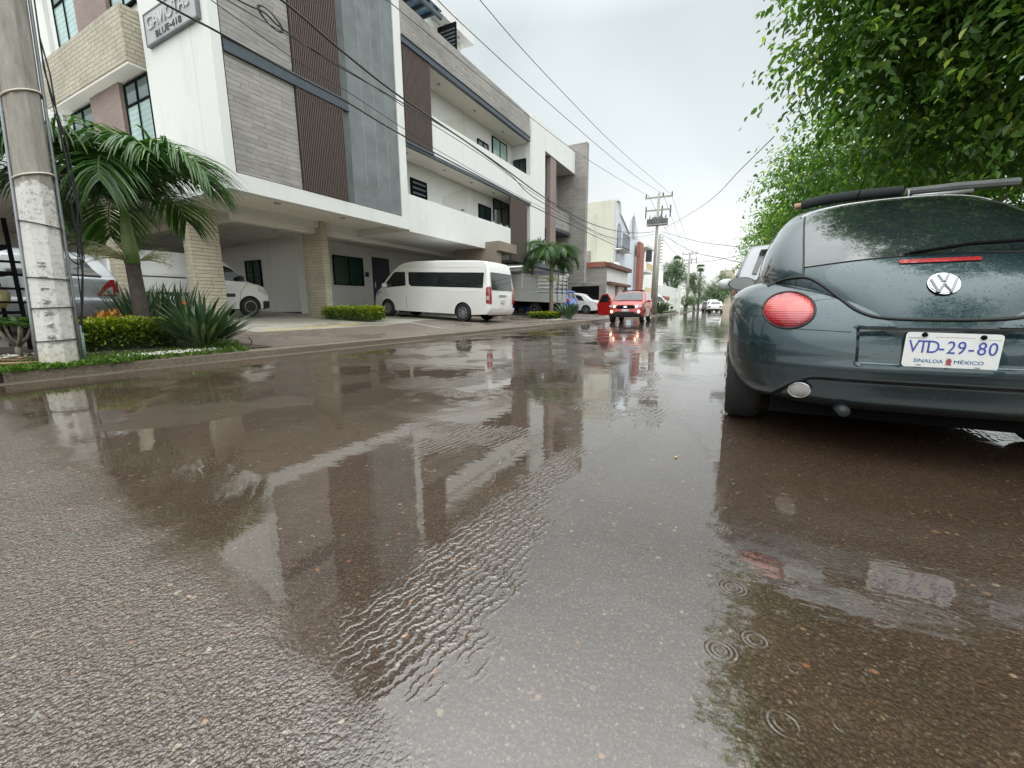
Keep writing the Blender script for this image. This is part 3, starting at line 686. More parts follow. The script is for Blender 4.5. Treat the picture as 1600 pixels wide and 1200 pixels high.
# ================================================================== VEHICLES
def smooth_line(pts, k=5):
    """Catmull-Rom through the points"""
    P = [np.array(p, float) for p in pts]; P = [2*P[0]-P[1]]+P+[2*P[-1]-P[-2]]; out = []
    for i in range(1, len(P)-2):
        for j in range(k):
            t = j/k; a, b, c, d = P[i-1], P[i], P[i+1], P[i+2]
            out.append(.5*((2*b)+(-a+c)*t+(2*a-5*b+4*c-d)*t*t+(-a+3*b-3*c+d)*t**3))
    out.append(P[-2]); return np.array(out)
def patch(name, poly, fn, mat, parent, cell=.10, smooth=True, thick=0):
    """planar polygon (a,b) cut into cells and laid on a surface fn(a,b) -> (x,y,z)"""
    bm = bmesh.new(); vs = [bm.verts.new((a, b, 0)) for a, b in poly]; bm.faces.new(vs)
    bmesh.ops.triangulate(bm, faces=bm.faces[:])
    xs_ = [p[0] for p in poly]; ys_ = [p[1] for p in poly]
    for ax, (lo, hi) in ((0, (min(xs_), max(xs_))), (1, (min(ys_), max(ys_)))):
        k = lo+cell
        while k < hi-1e-4:
            co = (k, 0, 0) if ax == 0 else (0, k, 0); no = (1, 0, 0) if ax == 0 else (0, 1, 0)
            bmesh.ops.bisect_plane(bm, geom=bm.verts[:]+bm.edges[:]+bm.faces[:], plane_co=co, plane_no=no, dist=1e-5); k += cell
    for v_ in bm.verts: v_.co = fn(v_.co.x, v_.co.y)
    bmesh.ops.recalc_face_normals(bm, faces=bm.faces[:])
    me = bpy.data.meshes.new(name); bm.to_mesh(me); bm.free()
    if smooth: me.polygons.foreach_set('use_smooth', [True]*len(me.polygons))
    me.materials.append(mat); o = bpy.data.objects.new(name, me); col.objects.link(o); o.parent = parent
    if thick: s = o.modifiers.new('s', 'SOLIDIFY'); s.thickness = thick; s.offset = 0
    return o
def circ(cx, cz, r, a0=0, a1=360, n=20): return [(cx+r*math.cos(R(a0+(a1-a0)*i/n)), cz+r*math.sin(R(a0+(a1-a0)*i/n))) for i in range(n+1 if a1-a0 != 360 else n)]
def rrect(x0, x1, z0, z1, r, n=4):
    o = []
    for cx, cz, a in ((x1-r, z1-r, 0), (x0+r, z1-r, 90), (x0+r, z0+r, 180), (x1-r, z0+r, 270)): o += circ(cx, cz, r, a, a+90, n)
    return o
def wheel(parent, x, y, r, wd, spokes=8, side=1, steel=False, rimr=.62, name='wheel'):
    """side = +1: visible face towards +y"""
    t = MB(); rr = r*rimr
    t.lathe([(rr, -wd*.5), (r*.93, -wd*.5), (r*.985, -wd*.38), (r, -wd*.2), (r, wd*.2), (r*.985, wd*.38), (r*.93, wd*.5), (rr, wd*.5), (rr*.97, wd*.42), (rr*.97, -wd*.42)], (x, y, r), 'y', 36)
    t.lathe([(rr*.95, side*wd*.08), (rr*.95, side*wd*.10), (.001, side*wd*.10)], (x, y, r), 'y', 24)
    w_ = t.build(name, M['tyre'], parent, smooth=True, angle=50)
    m = MB(); o = side*wd*.5
    m.lathe([(rr*.99, o*.90), (rr*.97, o*1.0), (rr*.9, o*1.02), (rr*.86, o*.8), (rr*.85, o*.3)], (x, y, r), 'y', 32); m.f = m.f[:-2]; m.m = m.m[:-2]
    if not steel:
        for i in range(spokes):
            a = 2*math.pi*i/spokes; Mx = Matrix.Translation((x, y+o*.78, r)) @ Matrix.Rotation(a, 4, 'Y')
            m.box(rr*.12, rr*.9, -.012, .012, -rr*.09, rr*.09, M=Mx)
    m.lathe([(rr*.2, o*.6), (rr*.2, o*.92), (rr*.12, o*.98), (0.001, o*.98)], (x, y, r), 'y', 16)
    m.build('rim', M['rim'], w_, smooth=True, angle=35); return w_
class Car:
    def __init__(s, name, label, cat, group, loc, rz, paintm, L, hw, outline, zs, wheels, wr, belt, roof=.78, pf=(.6, .14), pr=(.4, .08), crown=.03, r=.07, tyre_w=.2, spokes=8, steel=False, arch=1.14, k=5, arch_fill=True):
        s.root = empty(name, loc, rz, label, cat, group); s.L, s.hw, s.belt, s.roof, s.pf, s.pr = L, hw, belt, roof, pf, pr; s.zt = max(p[1] for p in outline); s.paint = paintm; s.crown = crown
        C = smooth_line(outline, k); s.C = C
        T_ = np.gradient(C, axis=0); T_ /= np.linalg.norm(T_, axis=1)[:, None]; Nn = np.stack([-T_[:, 1], T_[:, 0]], 1)  # left normal
        cen = C.mean(0)
        if ((C[len(C)//2]-cen) @ Nn[len(C)//2]) > 0: Nn = -Nn       # make it point inwards
        s.N = -Nn; D = C+Nn*r; D[0][1] = C[0][1]; D[-1][1] = C[-1][1]
        # side
        poly = [tuple(p) for p in D]
        ws = sorted(wheels, reverse=(C[-1][0] > C[0][0]))
        for wx in ws:
            ar = wr*arch; zc = wr; h = math.acos(min(1, (zc-zs)/ar)) if zc > zs else math.pi/2
            a0 = 270-math.degrees(h); # start angle measured clockwise
            seq = [(wx+ar*math.cos(R(t)), zc+ar*math.sin(R(t))) for t in np.linspace(-90+math.degrees(h), 270-math.degrees(h), 17)]
            if not (C[-1][0] > C[0][0]): seq = seq[::-1]
            poly += seq
        for sg in (1, -1):
            patch('body_side', poly, lambda a, b, sg=sg: (a, sg*s.W(a, b), b), paintm, s.root, .12)
        # wrap over the top
        fr = [(0, 0), (.35, .08), (.7, .35), (1, 1)]; rows = []
        n = len(C); vs = []; 
        for i in range(n):
            wD = s.W(*D[i]); ys = []; ps = []
            for t in (0, 30, 60, 90):
                q = D[i]+(C[i]-D[i])*math.sin(R(t)); y = wD-r*.9*(1-math.cos(R(t))); ys.append(y); ps.append(q)
            yi = ys[-1]
            for f in (.75, .45, .15): ys.append(yi*f); ps.append(C[i]+s.N[i]*crown*(1-f*f))
            full = [(p[0], y, p[1]) for p, y in zip(ps, ys)]; full = full+[(p[0], -p[1], p[2]) for p in full[::-1]]; rows.append(full)
        mb = MB(); k2 = len(rows[0]); fs = [(i*k2+j, i*k2+j+1, (i+1)*k2+j+1, (i+1)*k2+j) for i in range(n-1) for j in range(k2-1)]
        mb.add([p for r_ in rows for p in r_], fs); mb.build('body', paintm, s.root, smooth=True, angle=50)
        u = MB(); x0, x1 = min(wheels), max(wheels); u.box(C[:, 0].min()+.12, C[:, 0].max()-.12, -hw*.72, hw*.72, zs-.02, zs+.5)
        u.box(x0+wr*1.1, x1-wr*1.1, -hw*.93, hw*.93, zs-.015, zs+.3)
        if arch_fill:
            for wx in wheels: u.box(wx-wr*1.1, wx+wr*1.1, -hw*.72, hw*.72, zs, wr*2.1)
        u.build('underbody', M['black'], s.root)
        for wx in wheels:
            for sg in (1, -1): wheel(s.root, wx, sg*(hw-tyre_w*.5-.015), wr, tyre_w, spokes, sg, steel)
    def W(s, x, z):
        w_ = s.hw; dr, ar = s.pr[0], s.pr[1]; df, af = s.pf[0], s.pf[1]
        if x < dr: w_ *= 1-ar*((dr-x)/dr)**2
        if x > s.L-df: w_ *= 1-af*((x-s.L+df)/df)**2
        if z > s.belt: w_ *= 1-(1-s.roof)*((z-s.belt)/(s.zt-s.belt))**1.25
        else: w_ *= 1-.045*((s.belt-z)/s.belt)**2-.02*((s.belt-z)/s.belt)
        return w_
    def side(s, name, poly, mat, eps=.006, sides=(1, -1), cell=.15, **k):
        return [patch(name, poly, lambda a, b, sg=sg: (a, sg*(s.W(a, b)+eps), b), mat, s.root, cell, **k) for sg in sides]
    def onC(s, z, rear=True):
        C = s.C; i = int(np.argmax(C[:, 1])); seg = C[:i+1] if (C[0][0] < C[-1][0]) == rear else C[i:][::-1]
        o = np.argsort(seg[:, 1]); return float(np.interp(z, seg[o, 1], seg[o, 0]))
    def end(s, name, poly, mat, rear=True, eps=.012, crown=.03, cell=.12, **k):
        def f(y, z):
            x = s.onC(z, rear); d = .02; dx = s.onC(z+d, rear)-s.onC(z-d, rear); n = np.array([2*d, -dx]); n /= np.linalg.norm(n)
            if rear: n = -n
            off = eps+.004+s.crown*(1-(y/s.hw)**2); return (x+n[0]*off, y, z+n[1]*off)
        return patch(name, poly, f, mat, s.root, cell, **k)
    def mirror(s, x, z, mat, sides=(1, -1), sz=.1):
        for sg in sides:
            y = s.W(x, z); mb = MB(); prof = [(.001, -.06), (sz*.75, -.05), (sz, -.01), (sz*.95, .05), (sz*.6, .085), (.001, .095)]
            mb.lathe(prof, (0, 0, 0), 'x', 16); mb.v = [(p[0]+x, p[1]*1.25+sg*(y+.13), p[2]*.85+z) for p in mb.v]
            o = mb.build('side_mirror', mat, s.root, smooth=True)
            MB().box(x-.03, x+.03, min(sg*(y-.02), sg*(y+.06)), max(sg*(y-.02), sg*(y+.06)), z-.06, z-.03).build('mirror_arm', M['darkplastic'], o)
    def handle(s, x, z, mat, sides=(1, -1)):
        for sg in sides:
            y = s.W(x, z); MB().box(x-.08, x+.08, min(sg*y, sg*(y+.03)), max(sg*y, sg*(y+.03)), z-.015, z+.015).build('door_handle', mat, s.root, bevel=.008)
    def plate(s, z, rear=True, y=0, txt=None, yy=.0):
        x = s.onC(z, rear); sg = -1 if rear else 1; xx = x+sg*.045
        o = MB().box(min(xx, xx+sg*.008), max(xx, xx+sg*.008), y-.15, y+.15, z-.075, z+.075).build('licence_plate', M['plate'], s.root, bevel=.004)
        mb = MB()
        for i in range(7):
            if i in (3,): continue
            yc = y-.105+i*.035; mb.box(min(xx+sg*.009, xx+sg*.011), max(xx+sg*.009, xx+sg*.011), yc-.011, yc+.011, z-.025, z+.03)
        mb.build('plate_marks', M['grey_ink'], o); return o
def seam(car, pts, mat, sides=(1, -1), w_=.012):
    """thin dark shut line laid on the side: polyline in (x,z)"""
    for sg in sides:
        P_ = [(a, sg*(car.W(a, b)+.001), b) for a, b in pts]; mb = MB().tube(P_, w_*.5, 4); mb.build('shut_line', mat, car.root)

# paints
M['p_white'] = paint('white_car_paint', (.78, .79, .78), 0, .35, True, 40, .25)
M['p_white_van'] = paint('warm_white_van_paint', (.80, .80, .77), 0, .4, False, 40, .15)
M['p_silver'] = paint('silver_car_paint', (.62, .66, .69), .15, .35, True, 45, .2)
M['p_red'] = paint('red_car_paint', (.42, .006, .010), 0, .35, True, 40, .15)
M['p_blue'] = paint('blue_car_paint', (.02, .12, .48), .1, .35, True, 40, .2)
M['p_grey'] = paint('grey_car_paint', (.16, .17, .18), .2, .35, False)
M['lamp_on'] = plain('lit_lamp', (.9, .6, .35), .3, bump=0, emit=(1, .66, .36), es=2.4)
M['fog_on'] = plain('lit_fog_lamp', (.9, .7, .45), .3, bump=0, emit=(1, .76, .48), es=2.8)

# --- white high-roof passenger van, nose towards the building (local +x = nose, +y = its left side = towards camera)
def ground_pose(x, y): return (x, y, gz(y))
van_out = [(.10, .32), (.02, .45), (.0, .62), (.0, 1.0), (.05, 1.5), (.13, 2.0), (.22, 2.2), (.5, 2.27), (1.6, 2.29), (3.2, 2.28), (4.0, 2.24), (4.45, 2.12), (4.85, 1.82), (5.25, 1.42), (5.38, 1.24), (5.62, 1.08), (5.83, .92), (5.91, .66), (5.93, .45), (5.85, .30)]
V = Car('passenger_van', 'white high-roof passenger van with dark windows parked nose-in on the driveway, middle of the picture', 'van', None, (14.47, 8.25, gz(8.25)), R(90), M['p_white_van'], 5.93, .975, van_out, .27, (1.18, 5.04), .345, 1.15, .86, (.9, .16), (.35, .03), .02, .06, .22, 10)
V.root.rotation_euler = (0, -math.atan(.05), R(90))
V.side('side_window', [(.28, 1.28), (3.72, 1.28), (3.86, 1.36), (3.92, 1.84), (.28, 1.84)], M['carglass'])
V.side('door_window', [(4.02, 1.30), (5.20, 1.18), (5.22, 1.26), (4.72, 1.80), (4.62, 1.84), (4.10, 1.84)], M['carglass'])
V.end('rear_window', rrect(-.80, .80, 1.22, 1.86, .06), M['carglass'], True, .012, .02)
V.end('windscreen', [(-.82, 1.42), (.82, 1.42), (.76, 1.95), (-.76, 1.95)], M['carglass'], False, .01, .03)
for sg in (1, -1):
    V.side('tail_light', [(-.0, .72), (.13, .72), (.15, 1.30), (.04, 1.34)], M['red_lens'], .012, (sg,), .05)
    V.end('tail_light', [(sg*.97, .72), (sg*.80, .72), (sg*.83, 1.30), (sg*.965, 1.36)], M['red_lens'], True, .014, 0)
V.side('reverse_lens', [(.0, .86), (.10, .86), (.11, .99), (.01, .99)], M['white_lens'], .018, (1,), .05)
V.side('headlight', [(5.35, 1.02), (5.62, .86), (5.78, .86), (5.60, 1.10)], M['white_lens'], .012)
V.plate(.82); V.end('model_badge', [(-.28, .98), (.28, .98), (.28, 1.05), (-.28, 1.05)], M['grey_ink'], True, .02, .02)
V.end('rear_step', [(-.95, .32), (.95, .32), (.95, .56), (-.95, .56)], M['p_white_van'], True, .05, .03)
seam(V, [(3.97, .33), (3.99, .8), (3.95, 1.26), (4.02, 1.90)], M['dark'], (1,)); seam(V, [(.25, 2.0), (.22, 1.5), (.2, .6)], M['dark'], (1,)); seam(V, [(4.95, .78), (5.12, 1.15)], M['dark'], (1,))
seam(V, [(.25, 1.15), (3.9, 1.15)], M['p_white_van'], (1,), .02); seam(V, [(.3, 2.03), (4.4, 2.05)], M['greywall'], (1,), .015)
V.handle(4.12, 1.10, M['p_white_van']); V.mirror(5.05, 1.28, M['p_white_van'], sz=.12)
V.side('sill_trim', [(1.6, .27), (4.6, .27), (4.6, .36), (1.6, .36)], M['p_white_van'], .02)

# --- white stake-bed truck behind the van
def stake_truck():
    r = empty('stake_truck', (22.65, 9.15, gz(9.15)), R(90), 'white stake-bed truck with slatted cargo sides parked behind the young palm', 'truck'); r.rotation_euler = (0, -math.atan(.05), R(90))
    P_ = M['p_white']
    bed = MB()
    bed.box(0, 4.2, -1.05, 1.05, .82, .92); bed.build('cargo_floor', P_, r)
    for sg in (1, -1):
        s = MB(); y = sg*1.05
        s.box(1.9, 4.2, y-.03, y+.03, .80, 2.28); s.box(0, 1.9, y-.03, y+.03, .80, 1.30)
        for z in (1.38, 1.62, 1.84, 2.04, 2.2): s.box(0, 1.9, y-.02, y+.02, z, z+.11)
        for x in (.05, .95, 1.9, 3.0, 4.15): s.box(x-.04, x+.04, y-.045, y+.045, .80, 2.34)
        s.box(0, 4.2, y-.05, y+.05, 1.46, 1.52); s.build('cargo_side', P_, r)
        mb = MB(); mb.box(.9, 2.3, min(sg*1.052, sg*1.07), max(sg*1.052, sg*1.07), 1.20, 1.25); mb.build('side_trim', M['grey_ink'], r)
    g = MB(); g.box(-.03, .03, -1.05, 1.05, .80, 1.30)
    for z in (1.38, 1.62, 1.84, 2.04, 2.2): g.box(-.02, .02, -1.02, 1.02, z, z+.11)
    for y in (-1.0, -.35, .35, 1.0): g.box(-.045, .045, y-.04, y+.04, .8, 2.34); g.build('tailgate', P_, r)
    c = smooth_line([(4.35, .55), (4.32, 1.6), (4.4, 2.15), (5.2, 2.2), (5.75, 1.5), (5.95, 1.25), (6.0, .55)], 4)
    mb = MB(); n = len(c); mb.add([(p[0], y, p[1]) for y in (-.92, .92) for p in c], [(i, i+1, n+i+1, n+i) for i in range(n-1)]+[tuple(range(n)), tuple(range(n, 2*n))]); mb.build('cab', P_, r)
    MB().box(4.6, 5.3, -.935, .935, 1.5, 2.0).build('cab_window', M['carglass'], r)
    MB().box(.1, 5.8, -.45, .45, .5, .82).build('chassis', M['black'], r)
    for x in (1.1, 5.1):
        for sg in (1, -1): wheel(r, x, sg*.85, .37, .24, 6, sg, True)
    for sg in (1, -1): MB().box(-.06, -.031, min(sg*.75, sg*1.0), max(sg*.75, sg*1.0), .72, .84).build('tail_light', M['red_lens'], r)
stake_truck()

# --- sedans and others
sedan = [(.12, .30), (.02, .45), (.0, .70), (.06, .90), (.55, 1.0), (1.0, 1.30), (1.5, 1.43), (2.2, 1.46), (2.7, 1.38), (3.35, .98), (3.9, .90), (4.3, .72), (4.36, .5), (4.28, .28)]
def make_sedan(name, label, cat, loc, rz, pm, outline=sedan, L=4.36, zs=.25, wh=(.85, 3.45), wr=.31, belt=.92, hw=.86, tilt=True, detail=True, tail=None, group=None, rear_lens='red_lens'):
    c = Car(name, label, cat, group, loc, rz, pm, L, hw, outline, zs, wh, wr, belt, .76, (.7, .16), (.5, .10), .03, .08, .2, 6)
    if tilt: c.root.rotation_euler = (0, -math.atan(.05)*math.sin(rz), rz)
    c.side('rear_side_window', [(1.02, .96), (1.98, .95), (1.98, 1.34), (1.55, 1.34), (1.25, 1.24)], M['carglass'])
    c.side('front_side_window', [(2.05, .95), (3.10, .94), (2.62, 1.30), (2.4, 1.35), (2.05, 1.35)], M['carglass'])
    c.end('rear_window', [(-.62, 1.03), (.62, 1.03), (.50, 1.34), (-.50, 1.34)], M['carglass'], True, .01, .03)
    c.end('windscreen', [(-.66, 1.00), (.66, 1.00), (.52, 1.36), (-.52, 1.36)], M['carglass'], False, .01, .03)
    for sg in (1, -1):
        if tail: tail(c, sg)
        else:
            c.side('tail_light', [(.0, .66), (.24, .70), (.20, .88), (.03, .87)], M[rear_lens], .012, (sg,), .06)
            c.end('tail_light', [(sg*.76, .66), (sg*.50, .68), (sg*.54, .86), (sg*.75, .88)], M[rear_lens], True, .014, 0)
        c.side('headlight', [(4.32, .60), (4.0, .62), (3.92, .78), (4.22, .74)], M['white_lens'], .01, (sg,))
    seam(c, [(2.02, .32), (2.02, .93)], M['dark'], (1, -1)); seam(c, [(1.1, .5), (1.0, .93)], M['dark'], (1, -1))
    c.handle(2.15, .84, pm); c.handle(1.15, .84, pm); c.mirror(3.0, .98, pm, sz=.08); c.plate(.58)
    c.end('rear_bumper_trim', [(-.6, .28), (.6, .28), (.6, .36), (-.6, .36)], M['darkplastic'], True, .02, .03)
    return c
M['p_silver_dark'] = paint('silver_grey_car_paint', (.44, .47, .50), .15, .35, True, 45, .2)
# silver sedan at far left, rear towards the street (partly behind the pole)
versa = [(.14, .28), (.03, .42), (.0, .62), (.08, .68), (.10, .88), (.16, 1.04), (.50, 1.10), (.95, 1.34), (1.5, 1.49), (2.2, 1.52), (2.75, 1.42), (3.45, 1.0), (3.95, .92), (4.35, .72), (4.42, .5), (4.32, .28)]
def vtail(c, sg):
    c.side('tail_light', [(.03, .72), (.34, .72), (.24, .96), (.12, 1.02)], M['red_lens'], .012, (sg,), .05)
    c.end('tail_light', [(sg*.80, .71), (sg*.50, .71), (sg*.62, .90), (sg*.72, 1.0), (sg*.77, 1.0)], M['red_lens'], True, .010, .0)
    c.end('reverse_lens', [(sg*.73, .74), (sg*.58, .74), (sg*.65, .84), (sg*.73, .88)], M['white_lens'], True, .016, .0)
c1 = make_sedan('silver_sedan', 'silver sedan with red tail lamps parked at far left behind the concrete pole', 'car', (2.76, 10.3, gz(10.3)), R(79), M['p_silver_dark'], versa, 4.42, .24, (.95, 3.5), .31, 1.0, .86, True, tail=vtail)
c1.end('boot_trim', [(-.30, .86), (.30, .86), (.30, .90), (-.30, .90)], M['p_silver'], True, .03, .03)
# white compact van behind the pillars (nose to the right)
kan = [(.10, .30), (.0, .5), (.0, 1.0), (.06, 1.55), (.22, 1.78), (.6, 1.83), (1.8, 1.85), (2.6, 1.78), (3.0, 1.55), (3.45, 1.12), (3.9, 1.0), (4.1, .8), (4.16, .5), (4.08, .26)]
kv = Car('panel_van', 'white windowless compact panel van parked inside the carport behind the stone pillars', 'van', None, (4.9, 15.2, gz(15.2)), R(-2), M['p_white'], 4.16, .86, kan, .24, (.8, 3.45), .31, 1.08, .84, (.7, .16), (.3, .05), .02, .08, .2, 8)
kv.side('door_window', [(2.55, 1.12), (3.38, 1.10), (3.36, 1.16), (2.98, 1.50), (2.72, 1.60), (2.55, 1.60)], M['carglass'])
kv.end('windscreen', [(-.68, 1.16), (.68, 1.16), (.58, 1.66), (-.58, 1.66)], M['carglass'], False, .01, .03)
kv.side('side_moulding', [(.5, .62), (3.0, .62), (3.0, .72), (.5, .72)], M['darkplastic'], .015); kv.side('bumper_corner', [(3.88, .24), (4.14, .26), (4.15, .5), (3.9, .5)], M['darkplastic'], .012)
kv.side('headlight', [(3.72, .84), (4.06, .68), (4.08, .78), (3.86, .98), (3.74, .98)], M['white_lens'], .012); kv.side('sliding_rail', [(.3, 1.12), (1.7, 1.12), (1.7, 1.15), (.3, 1.15)], M['darkplastic'], .012)
kv.side('pressed_panel', rrect(.45, 1.6, 1.2, 1.62, .06), M['p_white'], .012); kv.mirror(3.15, 1.2, M['darkplastic'], sz=.1)
seam(kv, [(2.45, .3), (2.45, 1.68)], M['dark']); seam(kv, [(3.42, 1.08), (3.2, .8), (3.1, .35)], M['dark'])
# blue crossover behind the truck
suv = [(.14, .35), (.02, .5), (.0, .8), (.10, 1.05), (.28, 1.40), (.20, 1.52), (.55, 1.60), (1.5, 1.65), (2.3, 1.60), (2.8, 1.42), (3.3, 1.08), (4.0, .98), (4.3, .8), (4.34, .5), (4.25, .32)]
b = Car('blue_crossover', 'blue crossover parked nose-in between the stake truck and the white sedan', 'car', None, (26.1, 9.45, gz(9.45)), R(90), M['p_blue'], 4.34, .9, suv, .32, (.85, 3.4), .35, 1.02, .8, (.7, .16), (.4, .08), .03, .08, .22, 6)
b.side('side_window', [(.75, 1.08), (3.05, 1.08), (2.6, 1.45), (.9, 1.5)], M['carglass']); b.end('rear_window', [(-.66, 1.08), (.66, 1.08), (.58, 1.42), (-.58, 1.42)], M['carglass'], True, .012, .02)
for sg in (1, -1): b.end('tail_light', [(sg*.86, .90), (sg*.38, .94), (sg*.40, 1.02), (sg*.84, 1.03)], M['red_lens'], True, .02, 0); b.side('tail_light', [(.06, .90), (.4, .92), (.36, 1.02), (.1, 1.04)], M['red_lens'], .012, (sg,), .06)
b.end('rear_bumper', [(-.86, .35), (.86, .35), (.86, .58), (-.86, .58)], M['darkplastic'], True, .02, .02); b.end('skid_plate', [(-.5, .38), (.5, .38), (.5, .45), (-.5, .45)], M['chrome'], True, .03, .02); b.plate(.7)
# white sedan
aveo = [(.12, .30), (.02, .45), (.0, .70), (.06, .96), (.50, 1.05), (.95, 1.32), (1.5, 1.46), (2.2, 1.49), (2.7, 1.40), (3.35, 1.0), (3.85, .92), (4.2, .74), (4.26, .5), (4.2, .28)]
make_sedan('white_sedan', 'white sedan with alloy wheels parked nose-in beside the red hatchback', 'car', (30.86, 9.15, gz(9.15)), R(90), M['p_white'], aveo, 4.26, .26, (.85, 3.35), .31, .95, .86, True, rear_lens='white_lens')
# far cars on the street
f1 = make_sedan('far_sedan', 'white sedan with dark rear bumper seen from behind far down the street', 'car', (62, 3.0, 0), R(0), M['p_white'], tilt=False)
f1.end('dark_bumper', [(-.8, .26), (.8, .26), (.8, .48), (-.8, .48)], M['darkplastic'], True, .03, .03)
f2 = Car('far_minivan', 'grey people carrier parked at the far left kerb beyond the poles', 'car', None, (88, 5.6, 0), R(0), M['p_grey'], 4.6, .9, [(.1, .3), (0, .6), (.05, 1.2), (.3, 1.75), (1.5, 1.82), (2.8, 1.7), (3.6, 1.15), (4.4, .95), (4.6, .5), (4.5, .3)], .27, (.9, 3.7), .34, 1.05, .8)
f2.end('rear_window', [(-.7, 1.15), (.7, 1.15), (.6, 1.6), (-.6, 1.6)], M['carglass'], True); f2.side('side_window', [(.5, 1.15), (3.2, 1.15), (2.7, 1.6), (.6, 1.65)], M['carglass'])
for sg in (1, -1): f2.end('tail_light', [(sg*.85, .8), (sg*.7, .8), (sg*.7, 1.2), (sg*.83, 1.2)], M['red_lens'], True)
f3 = make_sedan('distant_sedan', 'small white car at the far end of the street left of the others', 'car', (110, 7.4, 0), R(185), M['p_white'], tilt=False)
f4 = Car('silver_minivan', 'pale van in front of the grey people carrier far down the street', 'car', None, (80, 4.3, 0), R(0), M['p_silver'], 4.4, .88, [(.1, .3), (0, .6), (.05, 1.2), (.3, 1.85), (1.5, 1.95), (2.8, 1.8), (3.6, 1.15), (4.2, .95), (4.4, .5), (4.3, .3)], .27, (.9, 3.6), .34, 1.05, .85)
f4.end('rear_window', [(-.7, 1.15), (.7, 1.15), (.6, 1.65), (-.6, 1.65)], M['carglass'], True); f4.side('side_window', [(.5, 1.15), (3.2, 1.15), (2.7, 1.7), (.6, 1.75)], M['carglass'])
# white cargo van far left kerb, nose towards the street
tv = Car('cargo_van', 'white cargo van with its nose to the street behind the two far poles', 'van', None, (57, 12.9, .15), R(-75), M['p_white'], 5.3, .98, [(.1, .4), (0, .8), (.05, 1.6), (.2, 2.3), (1.0, 2.42), (2.8, 2.42), (3.5, 2.25), (4.0, 1.75), (4.5, 1.3), (5.05, 1.12), (5.25, .9), (5.3, .6), (5.2, .35)], .33, (1.0, 4.35), .38, 1.25, .84)
tv.side('door_window', [(3.3, 1.3), (4.2, 1.28), (3.85, 1.8), (3.5, 1.95), (3.3, 1.95)], M['carglass']); tv.end('windscreen', [(-.75, 1.38), (.75, 1.38), (.65, 2.05), (-.65, 2.05)], M['carglass'], False)
tv.side('headlight', [(4.95, .9), (5.2, .82), (5.2, .95), (5.0, 1.08)], M['white_lens']); tv.side('bumper', [(4.9, .35), (5.25, .38), (5.28, .7), (4.95, .68)], M['darkplastic'], .01)
M['dark_lens'] = plain('smoked_lens', (.20, .20, .21), .12, coat=1, var=.2, scale=20)
# --- red hatchback facing the camera, kerb-side front door open
mobi = [(.12, .34), (.02, .5), (.0, .85), (.08, 1.1), (.30, 1.42), (.6, 1.53), (1.4, 1.56), (2.0, 1.50), (2.35, 1.36), (2.82, 1.06), (3.2, 1.0), (3.45, .88), (3.56, .66), (3.58, .48), (3.48, .30)]
rc = Car('red_hatchback', 'red hatchback facing the camera with lamps lit and its kerb-side front door open', 'car', None, (24.2, 5.08, 0), R(183), M['p_red'], 3.58, .83, mobi, .30, (.62, 2.92), .31, .95, .8, (.55, .16), (.4, .08), .035, .09, .2, 6)
rc.end('windscreen', [(-.70, 1.06), (.70, 1.06), (.60, 1.44), (-.60, 1.44)], M['glass'], False, .02, .035)
rc.side('door_window', [(1.3, 1.02), (2.55, 1.0), (2.2, 1.34), (1.9, 1.44), (1.3, 1.46)], M['carglass']); rc.side('rear_side_window', [(.5, 1.05), (1.22, 1.02), (1.22, 1.46), (.7, 1.42)], M['carglass'])
rc.end('grille', [(-.40, .68), (.40, .68), (.46, .74), (.36, .83), (-.36, .83), (-.46, .74)], M['black'], False, .02, .03)
g = rc.end('lower_bumper', [(-.80, .30), (.80, .30), (.74, .44), (.46, .46), (.36, .55), (-.36, .55), (-.46, .46), (-.74, .44)], M['darkplastic'], False, .025, .03)
rc.end('front_badge', rrect(-.08, .08, .715, .785, .03), M['chrome'], False, .035, .03)
for sg in (1, -1):
    rc.end('headlight', [(sg*.46, .73), (sg*.50, .83), (sg*.76, .85), (sg*.79, .80), (sg*.70, .73)], M['dark_lens'], False, .02, .0)
    rc.end('running_lamp', circ(sg*.52, .775, .055, n=14), M['lamp_on'], False, .035, .0); rc.end('fog_lamp', circ(sg*.64, .55, .06, n=14), M['fog_on'], False, .04, .0)
    rc.side('wheel_arch_trim', circ(2.92, .31, .41, 0, 180, 16)+circ(2.92, .31, .355, 180, 0, 16), M['darkplastic'], .012, (sg,), .3); rc.side('wheel_arch_trim', circ(.62, .31, .41, 0, 180, 16)+circ(.62, .31, .355, 180, 0, 16), M['darkplastic'], .012, (sg,), .3)
rc.plate(.585, False); rc.mirror(2.42, 1.06, M['p_red'], sz=.085)
for x0, x1 in ((-.05, .38), (-.42, .02)):
    mb = MB(); mb.tube([(rc.onC(1.07, False)+.06, x0, 1.05), (rc.onC(1.33, False)+.05, x1, 1.32)], .012, 5); mb.build('wiper', M['black'], rc.root)
rl = MB(); rl.tube([(1.0, -.45, 1.62), (1.0, .45, 1.62)], .03, 6); rl.tube([(.7, -.46, 1.60), (1.9, -.46, 1.60)], .022, 6); rl.tube([(.7, .46, 1.60), (1.9, .46, 1.60)], .022, 6)
for sx in (.75, 1.85):
    for sg in (1, -1): rl.tube([(sx, sg*.46, 1.60), (sx, sg*.46, 1.52)], .018, 5)
rl.build('roof_rails', M['black'], rc.root)
